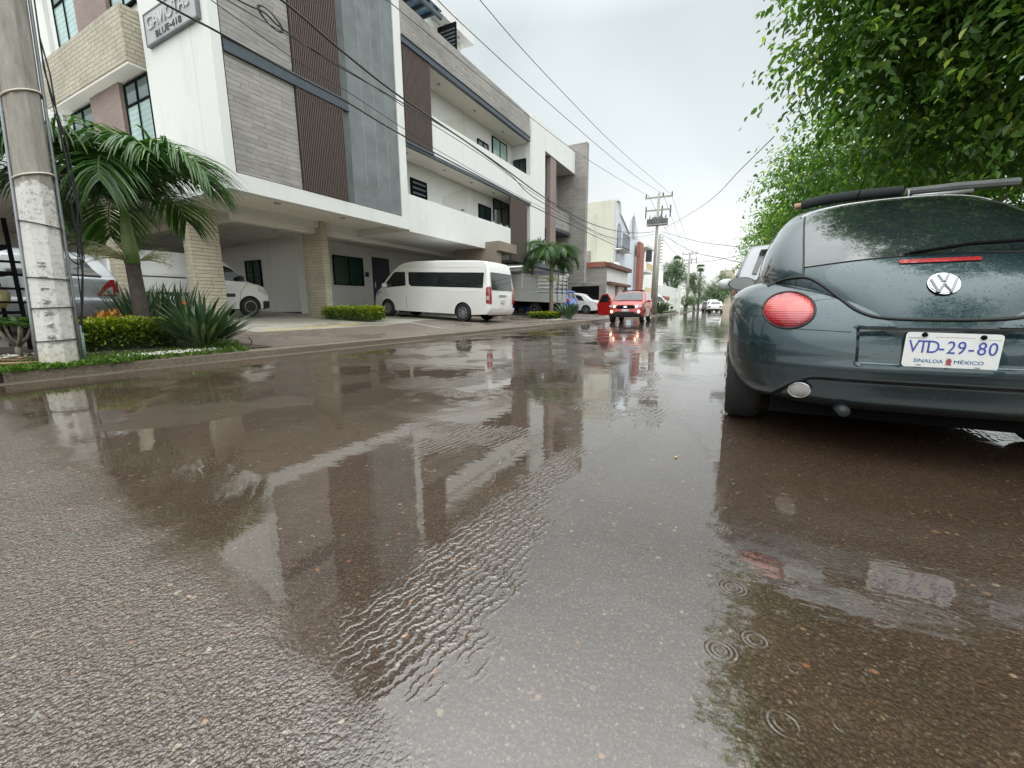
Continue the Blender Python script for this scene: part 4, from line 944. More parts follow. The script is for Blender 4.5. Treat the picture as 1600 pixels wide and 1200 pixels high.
# open door: hinged at the front edge, swung out on the car's right side (left in the picture)
dr = MB(); outl = [(0, .36), (.95, .34), (1.05, .9), (.98, 1.02), (.72, 1.42), (.35, 1.46), (.02, 1.06)]
dd = empty('open_door', (2.42, -.84, 0)); dd.parent = rc.root; dd.rotation_euler = (0, 0, R(180+62))
m_ = MB(); n = len(outl); m_.add([(x, y, z) for y in (-.03, .03) for x, z in outl], [tuple(range(n)), tuple(range(n, 2*n))]+[(i, (i+1) % n, n+(i+1) % n, n+i) for i in range(n)])
bpy.data.objects.remove(dd)
def door_xf(p): 
    a = R(180+62); return (2.42+p[0]*math.cos(a)-p[1]*math.sin(a), -.84+p[0]*math.sin(a)+p[1]*math.cos(a), p[2])
m_.v = [door_xf(p) for p in m_.v]; do = m_.build('front_door', M['p_red'], rc.root, bevel=.01)
w_ = MB(); wp = [(.12, 1.04), (.93, 1.02), (.68, 1.36), (.38, 1.40)]; w_.add([door_xf((x, y, z)) for y in (-.036, .036) for x, z in wp], [(0, 1, 2, 3), (4, 5, 6, 7), (0, 1, 5, 4), (1, 2, 6, 5), (2, 3, 7, 6), (3, 0, 4, 7)]); w_.build('door_glass', M['carglass'], do)

# --- silver SUV ahead of the dark green hatchback
so_ = [(.14, .42), (.02, .6), (.0, .95), (.12, 1.25), (.35, 1.58), (.8, 1.67), (2.2, 1.70), (2.9, 1.64), (3.3, 1.46), (3.75, 1.14), (4.4, 1.06), (4.75, .85), (4.8, .6), (4.7, .4)]
sv = Car('silver_suv', 'silver sport utility vehicle parked just ahead of the dark green hatchback', 'car', None, (7.05, -.80, 0), R(1.5), paint('mid_silver_paint', (.30, .32, .34), .3, .35, True, 45, .2), 4.8, .92, so_, .38, (.95, 3.8), .37, 1.14, .72, (.7, .15), (.4, .07), .03, .09, .24, 6)
sv.side('side_window', [(.55, 1.18), (1.9, 1.17), (1.9, 1.58), (.8, 1.56)], M['glass_dark_blind']); sv.side('door_window', [(1.98, 1.17), (3.35, 1.16), (2.9, 1.50), (2.6, 1.60), (1.98, 1.60)], M['glass_dark_blind'])
sv.end('rear_window', [(-.7, 1.2), (.7, 1.2), (.6, 1.54), (-.6, 1.54)], M['carglass'], True); sv.mirror(3.1, 1.22, M['p_silver'], sz=.13)
for sg in (1, -1): sv.side('tail_light', [(.02, .9), (.22, .92), (.28, 1.2), (.12, 1.22)], M['red_lens'], .015, (sg,), .05)
sv.plate(.75)
# ================================================================== DARK GREEN HATCHBACK (nearest car)
K = empty('dark_green_hatchback', (2.46, -.79, 0), 0, 'dark green rounded hatchback with round tail lamps, wet with rain, parked at the right edge', 'car')
def interp(tab, z): return tuple(float(np.interp(z, tab[0], tab[i])) for i in range(1, len(tab)))
def smooth_tab(rows):
    L_ = smooth_line(rows, 8); o = np.argsort(L_[:, 0]); return [L_[o, i] for i in range(L_.shape[1])]
#              z    xr    w     xf
TA = smooth_tab([(.24, .13, .72, 3.9), (.27, .08, .765, 3.98), (.32, .045, .80, 4.03), (.40, .015, .828, 4.06), (.48, .0, .842, 4.07), (.56, .004, .85, 4.06), (.63, .030, .853, 4.04), (.69, .062, .856, 4.0),
                 (.74, .098, .856, 3.95), (.78, .138, .85, 3.88), (.82, .190, .836, 3.8), (.86, .262, .80, 3.68), (.89, .345, .745, 3.55), (.912, .46, .66, 3.4), (.922, .60, .54, 3.3)])
TB = smooth_tab([(.50, .06, .50, 3.9), (.62, .030, .53, 3.9), (.69, .045, .56, 3.85), (.78, .085, .615, 3.75), (.86, .135, .665, 3.6), (.93, .20, .692, 3.2), (1.0, .285, .688, 3.0), (1.08, .40, .672, 2.85), (1.16, .535, .648, 2.7),
                 (1.24, .69, .612, 2.55), (1.31, .85, .582, 2.42), (1.37, 1.01, .54, 2.28), (1.42, 1.18, .487, 2.14), (1.46, 1.36, .415, 2.0), (1.487, 1.52, .31, 1.88), (1.498, 1.64, .17, 1.78)])
aA, nA, aB, nB = .74, 3.0, .72, 2.55
def cx_(tab, a, n, c, z):
    xr, w_, xf = interp(tab, z); a = min(a, (xf-xr)*.5); q = min(.9999, abs(c)/w_); s_ = math.asin(q**(n/2)); return xr+a*(1-math.cos(s_)**(2/n))
def Adisp(c, z):
    d = 0.0
    sm = lambda t: max(0, min(1, t))
    # number-plate recess
    e1 = sm((.300-abs(c))/.008)*sm((z-.478)/.010)*sm((.652-z)/.010); d += .020*e1
    # lower valance set back under the bumper, with an arched end round the round lamp
    zl = .405 if abs(c) < .42 else .405-.16*((abs(c)-.42)/.20)**2
    if abs(c) < .62: d += .030*sm((zl-z)/.014)
    # crease of the bumper
    d -= .010*math.exp(-((z-.455)/.03)**2)
    return d
def Ax(c, z): return cx_(TA, aA, nA, c, z)+Adisp(c, z)
def Bx(c, z): return cx_(TB, aB, nB, c, z)
def rearx(c, z):
    v_ = []
    if z < .915: 
        if abs(c) < interp(TA, z)[1]: v_.append(Ax(c, z))
    if abs(c) < interp(TB, z)[1]: v_.append(Bx(c, z))
    return min(v_) if v_ else Ax(c, z)
def body_shell(tab, a, n, zs_, disp, arches, ns=150, af=.8):
    rings = []
    a0, af0 = a, af
    for z in zs_:
        xr, w_, xf = interp(tab, z); ring = []; a = min(a0, (xf-xr)*.5); af = min(af0, (xf-xr)*.5)
        for i in range(ns+1):
            s_ = -math.pi/2+math.pi*i/ns; c = w_*math.copysign(abs(math.sin(s_))**(2/n), s_); x = xr+a*(1-max(0, math.cos(s_))**(2/n)); ring.append((x+(disp(c, z) if disp else 0), c, z))
        xa, xb = xr+a, xf-af; m_ = 34
        for i in range(1, m_): ring.append((xa+(xb-xa)*i/m_, w_, z))
        for i in range(41):
            s_ = math.pi/2-math.pi*i/40; c = w_*math.copysign(abs(math.sin(s_))**(2/2.3), s_); ring.append((xf-af*(1-max(0, math.cos(s_))**(2/2.3)), c, z))
        for i in range(1, m_): ring.append((xb-(xb-xa)*i/m_, -w_, z))
        rings.append(ring)
    k = len(rings[0]); mb = MB(); vs = [p for r_ in rings for p in r_]; fs = []
    for i in range(len(rings)-1):
        for j in range(k):
            q = (i*k+j, i*k+(j+1) % k, (i+1)*k+(j+1) % k, (i+1)*k+j)
            if arches:
                cxm = sum(vs[t][0] for t in q)/4; czm = sum(vs[t][2] for t in q)/4; cym = abs(sum(vs[t][1] for t in q)/4)
                if cym > .5 and min(math.hypot(cxm-.83, czm-.31), math.hypot(cxm-3.34, czm-.31)) < .365: continue
            fs.append(q)
    fs.append(tuple((len(rings)-1)*k+j for j in range(k)))
    return mb.add(vs, fs)
M['p_green'] = paint('dark_green_metallic_paint', (.013, .034, .042), .55, .33, True, 75, .12, dstr=.5)
body_shell(TA, aA, nA, list(np.arange(.24, .9001, .0085))+[.908, .914, .918, .922], Adisp, True, 190).build('body', M['p_green'], K, smooth=True, angle=50)
body_shell(TB, aB, nB, list(np.arange(.50, 1.498, .012))+[1.495, 1.498], None, False, 120).build('tailgate_and_roof', M['p_green'], K, smooth=True, angle=60)
def kp(name, poly, mat, eps=.004, fn=None, cell=.03, parent=K, **k):
    fn = fn or rearx; return patch(name, poly, lambda c, z: (fn(c, z)-eps, c, z), mat, parent, cell, **k)
def ktube(name, pts, mat, r, eps=.0, fn=None, n=6, parent=K, k=6):
    fn = fn or rearx; L_ = smooth_line(pts, k) if len(pts) > 2 else np.array(pts); return MB().tube([(fn(c, z)-eps, c, z) for c, z in L_], r, n).build(name, mat, parent, smooth=True)
M['mirror_grey'] = plain('mirror_glass_grey', (.17, .19, .19), .08, .3, bump=0)  # grey put into the glass colour for the dark reflection it shows
M['gasket'] = plain('rubber_seal', (.008, .009, .01), .5, bump=0)
# glass of the tailgate and the side quarter
gl = [(-.503, .957), (-.25, .978), (0, .988), (.25, .978), (.503, .957), (.493, 1.12), (.475, 1.25), (.455, 1.352), (.39, 1.376), (.25, 1.396), (0, 1.406), (-.25, 1.396), (-.39, 1.376), (-.455, 1.352), (-.475, 1.25), (-.493, 1.12)]
def wetglass(name):
    m = paint(name, (.012, .018, .021), .0, .12, True, 75, 0, dstr=.5); return m
M['wetglass'] = wetglass('wet_rear_glass')
kp('rear_window', gl, M['wetglass'], .004, Bx)
ktube('window_seal', [(.508, .90), (.502, 1.0), (.493, 1.12), (.475, 1.25), (.452, 1.348)], M['gasket'], .0055, .001, Bx); ktube('window_seal', [(-.508, .90), (-.502, 1.0), (-.493, 1.12), (-.475, 1.25), (-.452, 1.348)], M['gasket'], .0055, .001, Bx)
ktube('window_seal', gl[0:5], M['gasket'], .003, .003, Bx); ktube('roof_edge_trim', [(.475, 1.352), (.40, 1.382), (.25, 1.404), (0, 1.414), (-.25, 1.404), (-.40, 1.382), (-.475, 1.352)], M['chrome'], .0035, .003, Bx)
# shut line between tailgate and body
sl_ = [(.66, .868), (.60, .893), (.545, .903), (.487, .897), (.43, .855), (.36, .785), (.31, .735), (.25, .703), (.18, .692), (.09, .688), (0, .687)]
sl_ = sl_+[(-c, z) for c, z in sl_[::-1][1:]]
def crease(c, z): return min(Ax(c, z), Bx(c, z)) if abs(c) < .55 else max(min(Ax(c, z), Bx(c, z)), 0)
ktube('shut_line', sl_, M['gasket'], .0085, .001, rearx)
ktube('shut_line', [(.685, .700), (.80, .702), (.845, .70)], M['gasket'], .0022, 0, Ax); ktube('shut_line', [(.47, .775), (.36, .79)], M['gasket'], .002, 0, Ax)
ktube('bumper_seam', [(.325, .628), (.45, .634), (.60, .640)], M['gasket'], .0022, 0, Ax); ktube('bumper_seam', [(-.325, .628), (-.45, .634), (-.60, .640)], M['gasket'], .0022, 0, Ax)
# tail lamps
def lamp_mat():
    m, nt, P = new_mat('ribbed_red_lens'); T = NT(nt); v = T.coord(); s = T.n('ShaderNodeSeparateXYZ'); T.l(v, s.inputs[0]); z = s.outputs[2]
    rib = T.math('SINE', T.math('MULTIPLY', z, 520)); up = T.maprange(z, .726, .732, 0, 1)
    inner = T.maprange(z, .80, .79, 0, 1)
    c = T.mix(T.math('MULTIPLY', up, inner), (.34, .004, .012), (.46, .04, .03))
    c = T.mix(T.maprange(z, .70, .655, 0, .6), c, (.16, .004, .01)); c = T.mix(T.maprange(rib, -1, 1, 0, .22), c, (.3, .0, .01))
    T.l(c, P.inputs['Base Color']); P.inputs['Roughness'].default_value = .22; P.inputs['Coat Weight'].default_value = 1; P.inputs['Coat Roughness'].default_value = .03
    T.l(T.bump(rib, .35, .002), P.inputs['Normal']); T.l(c, P.inputs['Emission Color']); P.inputs['Emission Strength'].default_value = .04
    return m
M['taillamp'] = lamp_mat()
def ell(c0, z0, a, b, n=40): return [(c0+a*math.cos(2*math.pi*i/n), z0+b*math.sin(2*math.pi*i/n)) for i in range(n)]
for sg in (1, -1):
    c0, z0, ra, rb = .572*sg, .733, .107, .090
    def dome(c, z, c0=c0, z0=z0): return Ax(c, z)-.026*max(0, 1-((c-c0)/ra)**2-((z-z0)/rb)**2)**.5
    rim = kp('tail_lamp', ell(c0, z0, ra, rb), M['taillamp'], .003, dome, .02)
    MB().tube([(Ax(c, z)-.002, c, z) for c, z in ell(c0, z0, ra*1.035, rb*1.045, 48)+[ell(c0, z0, ra*1.035, rb*1.045, 48)[0]]], .006, 6).build('lamp_rim', M['gasket'], rim, smooth=True)
    c0, z0, r0 = .49*sg, .322, .052
    def dome2(c, z, c0=c0, z0=z0): return Ax(c, z)-.010-.008*max(0, 1-((c-c0)/.045)**2-((z-z0)/.042)**2)**.5
    q = kp('reversing_lamp', ell(c0, z0, .043, .040), M['white_lens'], .004, dome2, .02)
    e_ = ell(c0, z0, .045, .042, 40); MB().tube([(Ax(c, z)-.012, c, z) for c, z in e_+[e_[0]]], .005, 6).build('lamp_rim', M['chrome'], q, smooth=True)
# high brake light, badge, wiper
kp('brake_light', rrect(-.135, .145, .946, .964, .008), M['red_lens'], .008, Bx)
bz, by, br_ = .845, .008, .047
bsl = (Bx(by, bz+.04)-Bx(by, bz-.04))/.08
def fbadge(c, z): return Bx(by, bz)+bsl*(z-bz)
bd = kp('badge', ell(by, bz, br_*1.15, br_), M['chrome'], .008, fbadge, .02)
M['badge_face'] = plain('badge_face', (.58, .60, .61), .4, .2, bump=0); M['badge_letter'] = plain('badge_letter', (.24, .27, .29), .4, .2, bump=0)
kp('badge_face', ell(by, bz, br_*1.05, br_*.9), M['badge_face'], .011, fbadge, .02, parent=bd)
lm = MB()
def bar(p, q, w_=.0042): lm.tube([(fbadge(c, z)-.0150, c, z) for c, z in (p, q)], w_, 5)
sx = .86
for p, q in (((-.020*sx, .041), (-.003, .009)), ((.020*sx, .041), (.003, .009)), ((-.05*sx, .020), (-.024*sx, -.038)), ((.05*sx, .020), (.024*sx, -.038)), ((-.024*sx, -.038), (0, .0)), ((.024*sx, -.038), (0, .0))):
    bar((by+p[0], bz+p[1]), (by+q[0], bz+q[1]))
lm.build('badge_letters', M['badge_letter'], bd)
wp = MB(); wp.tube([(Bx(.10, 1.0)-.02, .10, .995), (Bx(-.1, 1.0)-.035, -.10, 1.022), (Bx(-.3, 1.0)-.03, -.33, 1.03), (Bx(-.45, 1.0)-.02, -.45, 1.02)], .009, 6); wp.tube([(Bx(.12, .99)-.01, .12, .99), (Bx(-.45, .99)-.012, -.45, .999)], .006, 5)
wp.build('wiper', M['black'], K, smooth=True)
# number plate with its writing, a little crooked
pr_ = R(-1.2); px_, pc, pz = .012, -.017, .556
Pl = MB(); o4 = rrect(-.1525, .1525, -.076, .076, .014, 5)
def pxf(a, b, d=0): return (px_-d, pc-(a*math.cos(pr_)-b*math.sin(pr_)), pz+(a*math.sin(pr_)+b*math.cos(pr_)))
n = len(o4); Pl.add([pxf(a, b, d) for d in (0, .005) for a, b in o4], [tuple(range(n)), tuple(range(n, 2*n))]+[(i, (i+1) % n, n+(i+1) % n, n+i) for i in range(n)])
plate = Pl.build('licence_plate', M['plate'], K)
M['plate_blue'] = plain('plate_number_ink', (.045, .075, .36), .5, scale=30, var=.25, bump=0); M['plate_teal'] = plain('plate_state_ink', (.01, .12, .30), .5, bump=0)
exx = (0, -math.cos(pr_), math.sin(pr_)); eyy = (0, math.sin(pr_), math.cos(pr_))
chars = [('V', -.122), ('T', -.091), ('D', -.058), ('-', -.030), ('2', .000), ('9', .032), ('-', .062), ('8', .094), ('0', .127)]
for ch, a in chars: text('plate_number', ch, .078, M['plate_blue'], plate, pxf(a, .012, .0058), exx, eyy, .0006, .78 if ch != '-' else .9)
text('plate_text', 'SINALOA', .021, M['plate_teal'], plate, pxf(-.066, -.047, .0058), exx, eyy, .0006, 1.12); text('plate_text', 'M\u00c9XICO', .021, M['plate_teal'], plate, pxf(.062, -.046, .0058), exx, eyy, .0006, 1.18)
M['crest'] = plain('crest_red', (.36, .06, .09), .5, scale=90, var=.5, bump=0)
cr_ = MB(); e_ = ell(0, -.046, .0095, .0115, 16); cr_.add([pxf(a, b, .0062) for a, b in e_], [tuple(range(16))]); cr_.add([pxf(a, b, .0062) for a, b in ((-.011, -.061), (.011, -.061), (.008, -.056), (-.008, -.056))], [(0, 1, 2, 3)])
cr_.add([pxf(a, b, .0062) for a, b in ((-.012, -.031), (0, -.036), (.012, -.031), (0, -.033))], [(0, 1, 2, 3)]); cr_.build('plate_crest', M['crest'], plate)
bo = MB()
for a, b in ((-.092, .066), (.092, .062)): bo.lathe([(.001, -.014), (.008, -.013), (.0105, -.006), (.0105, 0)], (0, 0, 0), 'x', 14); bo.v[-56:] = [(p[0]+px_, p[1]+pxf(a, b)[1], p[2]+pxf(a, b)[2]) for p in bo.v[-56:]]
bo.build('plate_bolt', M['black'], plate, smooth=True)
sm_ = MB()
for a0, a1, b, h in ((-.143, -.095, .052, .0022), (-.055, .065, .058, .0012), (.108, .142, .052, .0012)):
    q = a0
    while q < a1: sm_.add([pxf(q+u, b+v_, .0062) for u, v_ in ((0, -h), (.0026, -h), (.0026, h), (0, h))], [(0, 1, 2, 3)]); q += .0042
for a in (-.105, .082): sm_.add([pxf(a+u, -.066+v_, .0062) for u, v_ in ((0, -.002), (.018, -.002), (.018, .002), (0, .002))], [(0, 1, 2, 3)])
sm_.build('plate_small_print', M['grey_ink'], plate)
# recess outline, and a dark strip painting the shade under its top edge
rs_ = rrect(-.304, .304, .474, .656, .014, 4); ktube('recess_seal', rs_+[rs_[0]], M['gasket'], .0028, -.001, lambda c, z: cx_(TA, aA, nA, c, z)-.010*math.exp(-((z-.455)/.03)**2), k=1)
MB().box(.014, .040, -.298, .298, .642, .652).build('recess_shade_strip', M['gasket'], K)
# wheels, underside, exhaust
for x in (.83, 3.34):
    for sg in (1, -1): wheel(K, x, sg*.735, .318, .20, 7, sg)
u = MB(); u.box(.36, 3.9, -.60, .60, .17, .50); u.box(1.25, 2.95, -.82, .82, .17, .5); u.box(3.75, 3.95, -.80, .80, .10, .5); u.box(.33, .47, -.70, .60, .155, .5); u.box(.42, 1.24, -.58, .58, .25, .85); u.box(2.9, 3.8, -.58, .58, .25, .8); u.build('underbody', M['black'], K)  # lowered and widened with added black boxes that block the bright road below
MB().tube([(.95, .30, .24), (.25, .30, .235), (.10, .30, .235)], .028, 12).build('exhaust_pipe', M['dark'], K, smooth=True)
ms = MB(); ms.lathe([(.001, -.10), (.09, -.10), (.10, -.06), (.10, .06), (.09, .10), (.001, .10)], (0, 0, 0), 'y', 20); ms.v = [(p[0]*.9+.42, p[1]*1.6+.2, p[2]*.7+.26) for p in ms.v]; ms.build('silencer', M['dark'], K, smooth=True)
# side windows and mirrors
def Bside(x, z, sg): 
    xr, w_, xf = interp(TB, z); ae = min(aB, (xf-xr)*.5); a = xr+ae
    if x < a: q = (a-x)/ae; w_ = w_*max(0, 1-q**nB)**(1/nB)
    return sg*(w_+.004)
for sg in (1, -1):
    patch('side_window', [(1.05, .96), (1.75, .95), (1.75, 1.36), (1.45, 1.33), (1.2, 1.2)], lambda a, b, sg=sg: (a, Bside(a, b, sg), b), M['wetglass'], K, .06)
    patch('door_window', [(1.82, .95), (2.75, .95), (2.5, 1.2), (2.2, 1.37), (1.82, 1.38)], lambda a, b, sg=sg: (a, Bside(a, b, sg), b), M['wetglass'], K, .06)
    mb = MB(); mb.lathe([(.001, -.075), (.07, -.068), (.10, -.035), (.106, .0), (.104, .03), (.095, .035), (.088, .028)], (0, 0, 0), 'x', 28)
    mb.v = [(2.42-p[0], sg*.80+p[1]*1.15, .975+p[2]*.62) for p in mb.v]; mo = mb.build('side_mirror', M['p_green'], K, smooth=True)
    mg = MB(); mg.add([(2.382, sg*.80+math.cos(t)*.094*1.15, .975+math.sin(t)*.094*.62) for t in np.linspace(0, 2*math.pi, 29)[:-1]], [tuple(range(28))]); mg.build('mirror_glass', M['mirror_grey'], mo)
    MB().tube([(2.46, sg*.66, .93), (2.46, sg*.78, .95)], .025, 8).build('mirror_arm', M['black'], mo, smooth=True)
# aerial
MB().tube([(1.42, .14, 1.46), (1.30, .12, 1.62)], [.004, .002], 6).build('aerial', M['black'], K)
# things tied on the roof
def lay(pxs, X): return [PX(a, b, X) for a, b in pxs]
fr_ = MB(); pts = lay([(1252, 321), (1290, 312), (1340, 305), (1410, 298)], 4.15); fr_.tube(pts, [.034, .036, .036, .034], 14)
fo = fr_.build('foam_roll', plain('dark_foam', (.018, .022, .024), .85, scale=30, bump=.4), None, smooth=True, angle=50); tag(fo, 'dark foam roll lying across the roof of the green hatchback', 'foam roll')
e_ = MB(); d_ = (pts[0]-pts[1]).normalized(); e_.tube([pts[0]+d_*.002, pts[0]+d_*.045], .022, 12); e_.build('wooden_core', plain('bare_wood', (.42, .26, .18), .7), fo, smooth=True, angle=50)
pk = MB(); a = PX(1415, 300, 4.25); b_ = PX(1500, 291, 4.25); c_ = PX(1592, 284, 4.3)
pk.tube([a, b_, c_], [.025, .028, .028], 8); pk_ = pk.build('roof_board', plain('weathered_board', (.13, .135, .135), .8, scale=15), None); tag(pk_, 'weathered grey board lying on the roof of the green hatchback', 'board')
pk = MB(); a = PX(1425, 307, 4.1); b_ = PX(1520, 298, 4.12); pk.tube([a, b_], [.012, .014], 8); pk.tube([a+Vector((0, .02, -.03)), a+Vector((0, .02, .05))], .006, 6)
tag(pk.build('metal_pole', plain('pale_metal_pole', (.30, .32, .31), .35, .4), None, smooth=True), 'thin pale metal pole under the grey board on the hatchback roof', 'pole')
# ================================================================== PLANTS
M['palm_leaf'] = leaf_mat('palm_leaf', (.026, .07, .018), (.075, .175, .04), (.22, .32, .08), .3, .3)
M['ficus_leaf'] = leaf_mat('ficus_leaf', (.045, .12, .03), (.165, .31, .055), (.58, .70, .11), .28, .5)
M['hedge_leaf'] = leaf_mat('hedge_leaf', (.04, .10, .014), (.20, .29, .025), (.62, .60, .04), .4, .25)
M['strap_leaf'] = leaf_mat('strap_leaf', (.035, .075, .04), (.085, .15, .075), (.26, .30, .13), .35, .15)
M['grass'] = leaf_mat('grass_blade', (.04, .10, .012), (.09, .19, .02), (.22, .32, .05), .5, .25)
M['croton'] = leaf_mat('orange_croton_leaf', (.35, .12, .02), (.62, .26, .04), (.75, .42, .08), .35, .25)
M['far_leaf'] = leaf_mat('far_leaf', (.06, .11, .05), (.12, .19, .09), (.22, .30, .14), .5, .2)
M['dry_leaf'] = plain('dry_palm_debris', (.20, .13, .08), .8, scale=12, var=.4)
M['bark'] = plain('grey_bark', (.20, .18, .15), .85, scale=5, var=.3, bump=.8)
M['palm_trunk'] = plain('dark_ringed_trunk', (.075, .060, .050), .8, scale=8, var=.35, bump=.8)
M['palm_trunk_grey'] = plain('grey_ringed_trunk', (.19, .17, .14), .8, scale=8, var=.3, bump=.8)
M['crownshaft'] = plain('green_crownshaft', (.12, .19, .05), .45, scale=3, var=.35)
M['stem_pale'] = plain('pale_flower_stalk', (.45, .45, .25), .6)

def frond_polys(base, az, el, L, droop, rs, leafl=.55, n=46, twist=0.0):
    """feather frond: returns leaflet quads and rachis points"""
    pts = []; p = np.array(base, float); e = el; k = 14
    for i in range(k+1):
        pts.append(p.copy()); d = np.array([math.cos(az)*math.cos(e), math.sin(az)*math.cos(e), math.sin(e)]); p = p+d*L/k; e -= droop/k*(.5+1.3*i/k)
    pts = np.array(pts); side = np.array([-math.sin(az), math.cos(az), 0]); polys = []; tone = []
    for i in range(n):
        t = .14+.86*(i+.5)/n; f = t*k; a = int(min(f, k-1)); q = pts[a]+(pts[a+1]-pts[a])*(f-a); tan = pts[a+1]-pts[a]; tan /= np.linalg.norm(tan); up = np.cross(side, tan); up = up if up[2] > 0 else -up
        for sg in (1, -1):
            for rep in range(2):
                l_ = leafl*L*(.18+.85*math.sin(math.pi*min(1, max(0, t-.1)*.95+.04)))*rs.uniform(.8, 1.12)
                d = side*sg*rs.uniform(.75, 1.05)+tan*(.35+.9*t*t)+up*rs.uniform(.12, .45)*(1 if rep == 0 else .3); d /= np.linalg.norm(d)
                wd = .016*L*rs.uniform(.8, 1.2)/1.4*1.3; q0 = q; dd = d.copy(); bw = np.cross(dd, up); bw /= np.linalg.norm(bw); segs = 4; prev = (q0-bw*wd*.3, q0+bw*wd*.3)
                tn = np.clip(rs.normal(.38, .2), 0, 1)
                for s_ in range(segs):
                    q0 = q0+dd*l_/segs; dd = dd+np.array([0, 0, -.24-.22*rs.random()]); dd /= np.linalg.norm(dd); w2 = wd*(.5, .5, .34, .05)[s_]; cur = (q0-bw*w2, q0+bw*w2)
                    polys.append([prev[0], prev[1], cur[1], cur[0]]); tone.append(tn); prev = cur
    return np.array(polys), np.array(tone), pts
def feather_palm(label, x, y, z0, zs, zc, fl, nf, seed, group=None, stalks=True, trunk_r=.10, tmat='palm_trunk', name='palm_tree', spread=None, nleaf=56):
    rs = np.random.default_rng(seed); r = empty(name, (x, y, z0), 0, label, 'palm tree', group); O = np.array([0, 0, 0])
    t = MB(); t.tube([(0, 0, -.1), (.0, 0, .05), (.01, .0, (zs-z0)*.5), (0, 0, zs-z0)], [trunk_r*1.35, trunk_r*1.15, trunk_r, trunk_r*.92], 14); t.build('trunk', M[tmat], r, smooth=True)
    c = MB(); h = zc-zs; c.tube([(0, 0, zs-z0-.01), (0, 0, zs-z0+h*.2), (0, 0, zs-z0+h*.7), (0, 0, zc-z0+.05)], [trunk_r*1.0, trunk_r*1.02, trunk_r*.72, trunk_r*.45], 14); c.build('crownshaft', M['crownshaft'], r, smooth=True)
    for i in range(nf):
        az = (i*2.399963+rs.uniform(-.2, .2)) if spread is None else spread[i][0]; el = R(84-50*(i/(nf-1))**.9) if spread is None else spread[i][1]
        dcam = (az-math.atan2(-y, -x)+math.pi) % (2*math.pi)-math.pi
        if abs(dcam) < R(55): el = max(el, R(66))
        P_, tn, pts = frond_polys((0, 0, zc-z0-.02), az, el, fl*rs.uniform(.85, 1.1), R(rs.uniform(105, 150)), rs, n=int(nleaf))
        o = polys_mesh('frond', P_, M['palm_leaf'], r, tn)
        mb = MB(); mb.tube(pts, list(np.linspace(.022, .006, len(pts))), 5); mb.build('rachis', M['crownshaft'], o)
    if stalks:
        for az, sc in ((R(205), 1), (R(-20), .8), (R(170), .8)):
            mb = MB(); rj = random.Random(seed+int(sc*10))
            for k in range(16):
                a = az+rj.uniform(-.7, .7); e_ = rj.uniform(.1, 1.0); p = Vector((math.cos(az)*trunk_r, math.sin(az)*trunk_r, zs-z0+.05)); ps = [p]
                for q in range(4): p = p+Vector((math.cos(a)*math.cos(e_), math.sin(a)*math.cos(e_), math.sin(e_)))*.13*sc; e_ -= .18; a += rj.uniform(-.2, .2); ps.append(p)
                mb.tube(ps, [.009, .006, .004, .003, .002], 4)
                for w2 in range(5): q = ps[2+w2 % 3]; mb.tube([q, q+Vector((rj.uniform(-.09, .09), rj.uniform(-.09, .09), rj.uniform(-.06, .08)))], .0025, 3)
            mb.build('flower_stalk', M['stem_pale'], r)
    return r
p1 = PY(221, 498, 8.45); pc_ = PY(207, 350, 8.45); ps1 = PY(213, 415, 8.45)
feather_palm('young palm with dark trunk and arching fronds beside the concrete pole', p1.x, 8.45, gz(8.4), ps1.z+.03, pc_.z+.20, 1.75, 13, 11, nleaf=50)
feather_palm('palm at the left edge whose fronds show behind the concrete pole', .55, 9.3, gz(9.3), 2.9, 3.5, 1.9, 15, 5, stalks=False)
p2 = PX(861, 497, 20.6); pc_ = PX(865, 425, 20.6)
feather_palm('small palm with grey trunk in front of the white stake truck', p2.x, p2.y, gz(p2.y), PX(862, 440, 20.6).z, PX(863, 410, 20.6).z, 1.75, 15, 21, trunk_r=.10, tmat='palm_trunk_grey')

# --- hedges: leaf clouds over a box
def leaf_box(name, x0, x1, y0, y1, z0, z1, n, L, mat, seed, parent=None, rot=0, tonefn=None, rnd=.05):
    rs = np.random.default_rng(seed); f = rs.random(n); P_ = np.empty((n, 3)); u, v_ = rs.random(n), rs.random(n)
    P_[:, 0] = x0+(x1-x0)*u; P_[:, 1] = y0+(y1-y0)*v_; P_[:, 2] = z0+(z1-z0)*rs.random(n)**.6
    k = rs.integers(0, 5, n); P_[k == 0, 2] = z1; P_[k == 1, 1] = y0; P_[k == 2, 0] = x0; P_[k == 3, 0] = x1
    P_ += rs.normal(0, rnd, P_.shape)*.5
    P_[:, 2] = np.minimum(P_[:, 2], z1+.04+.035*np.sin(P_[:, 0]*7+seed)+.02*np.sin(P_[:, 0]*23))
    cen = np.array([(x0+x1)/2, (y0+y1)/2, (z0+z1)/2-.1]); d = nrm(P_-cen)+rs.normal(0, .6, P_.shape); d[:, 2] += .35
    nn = rs.normal(0, .5, P_.shape); nn[:, 2] += 1
    A = leaf_polys(P_, d, nn, L*rs.uniform(.6, 1.2, n), L*.55*rs.uniform(.7, 1.2, n))
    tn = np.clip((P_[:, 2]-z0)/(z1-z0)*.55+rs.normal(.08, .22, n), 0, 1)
    return polys_mesh(name, A, M[mat], parent, np.concatenate([tn, tn]))
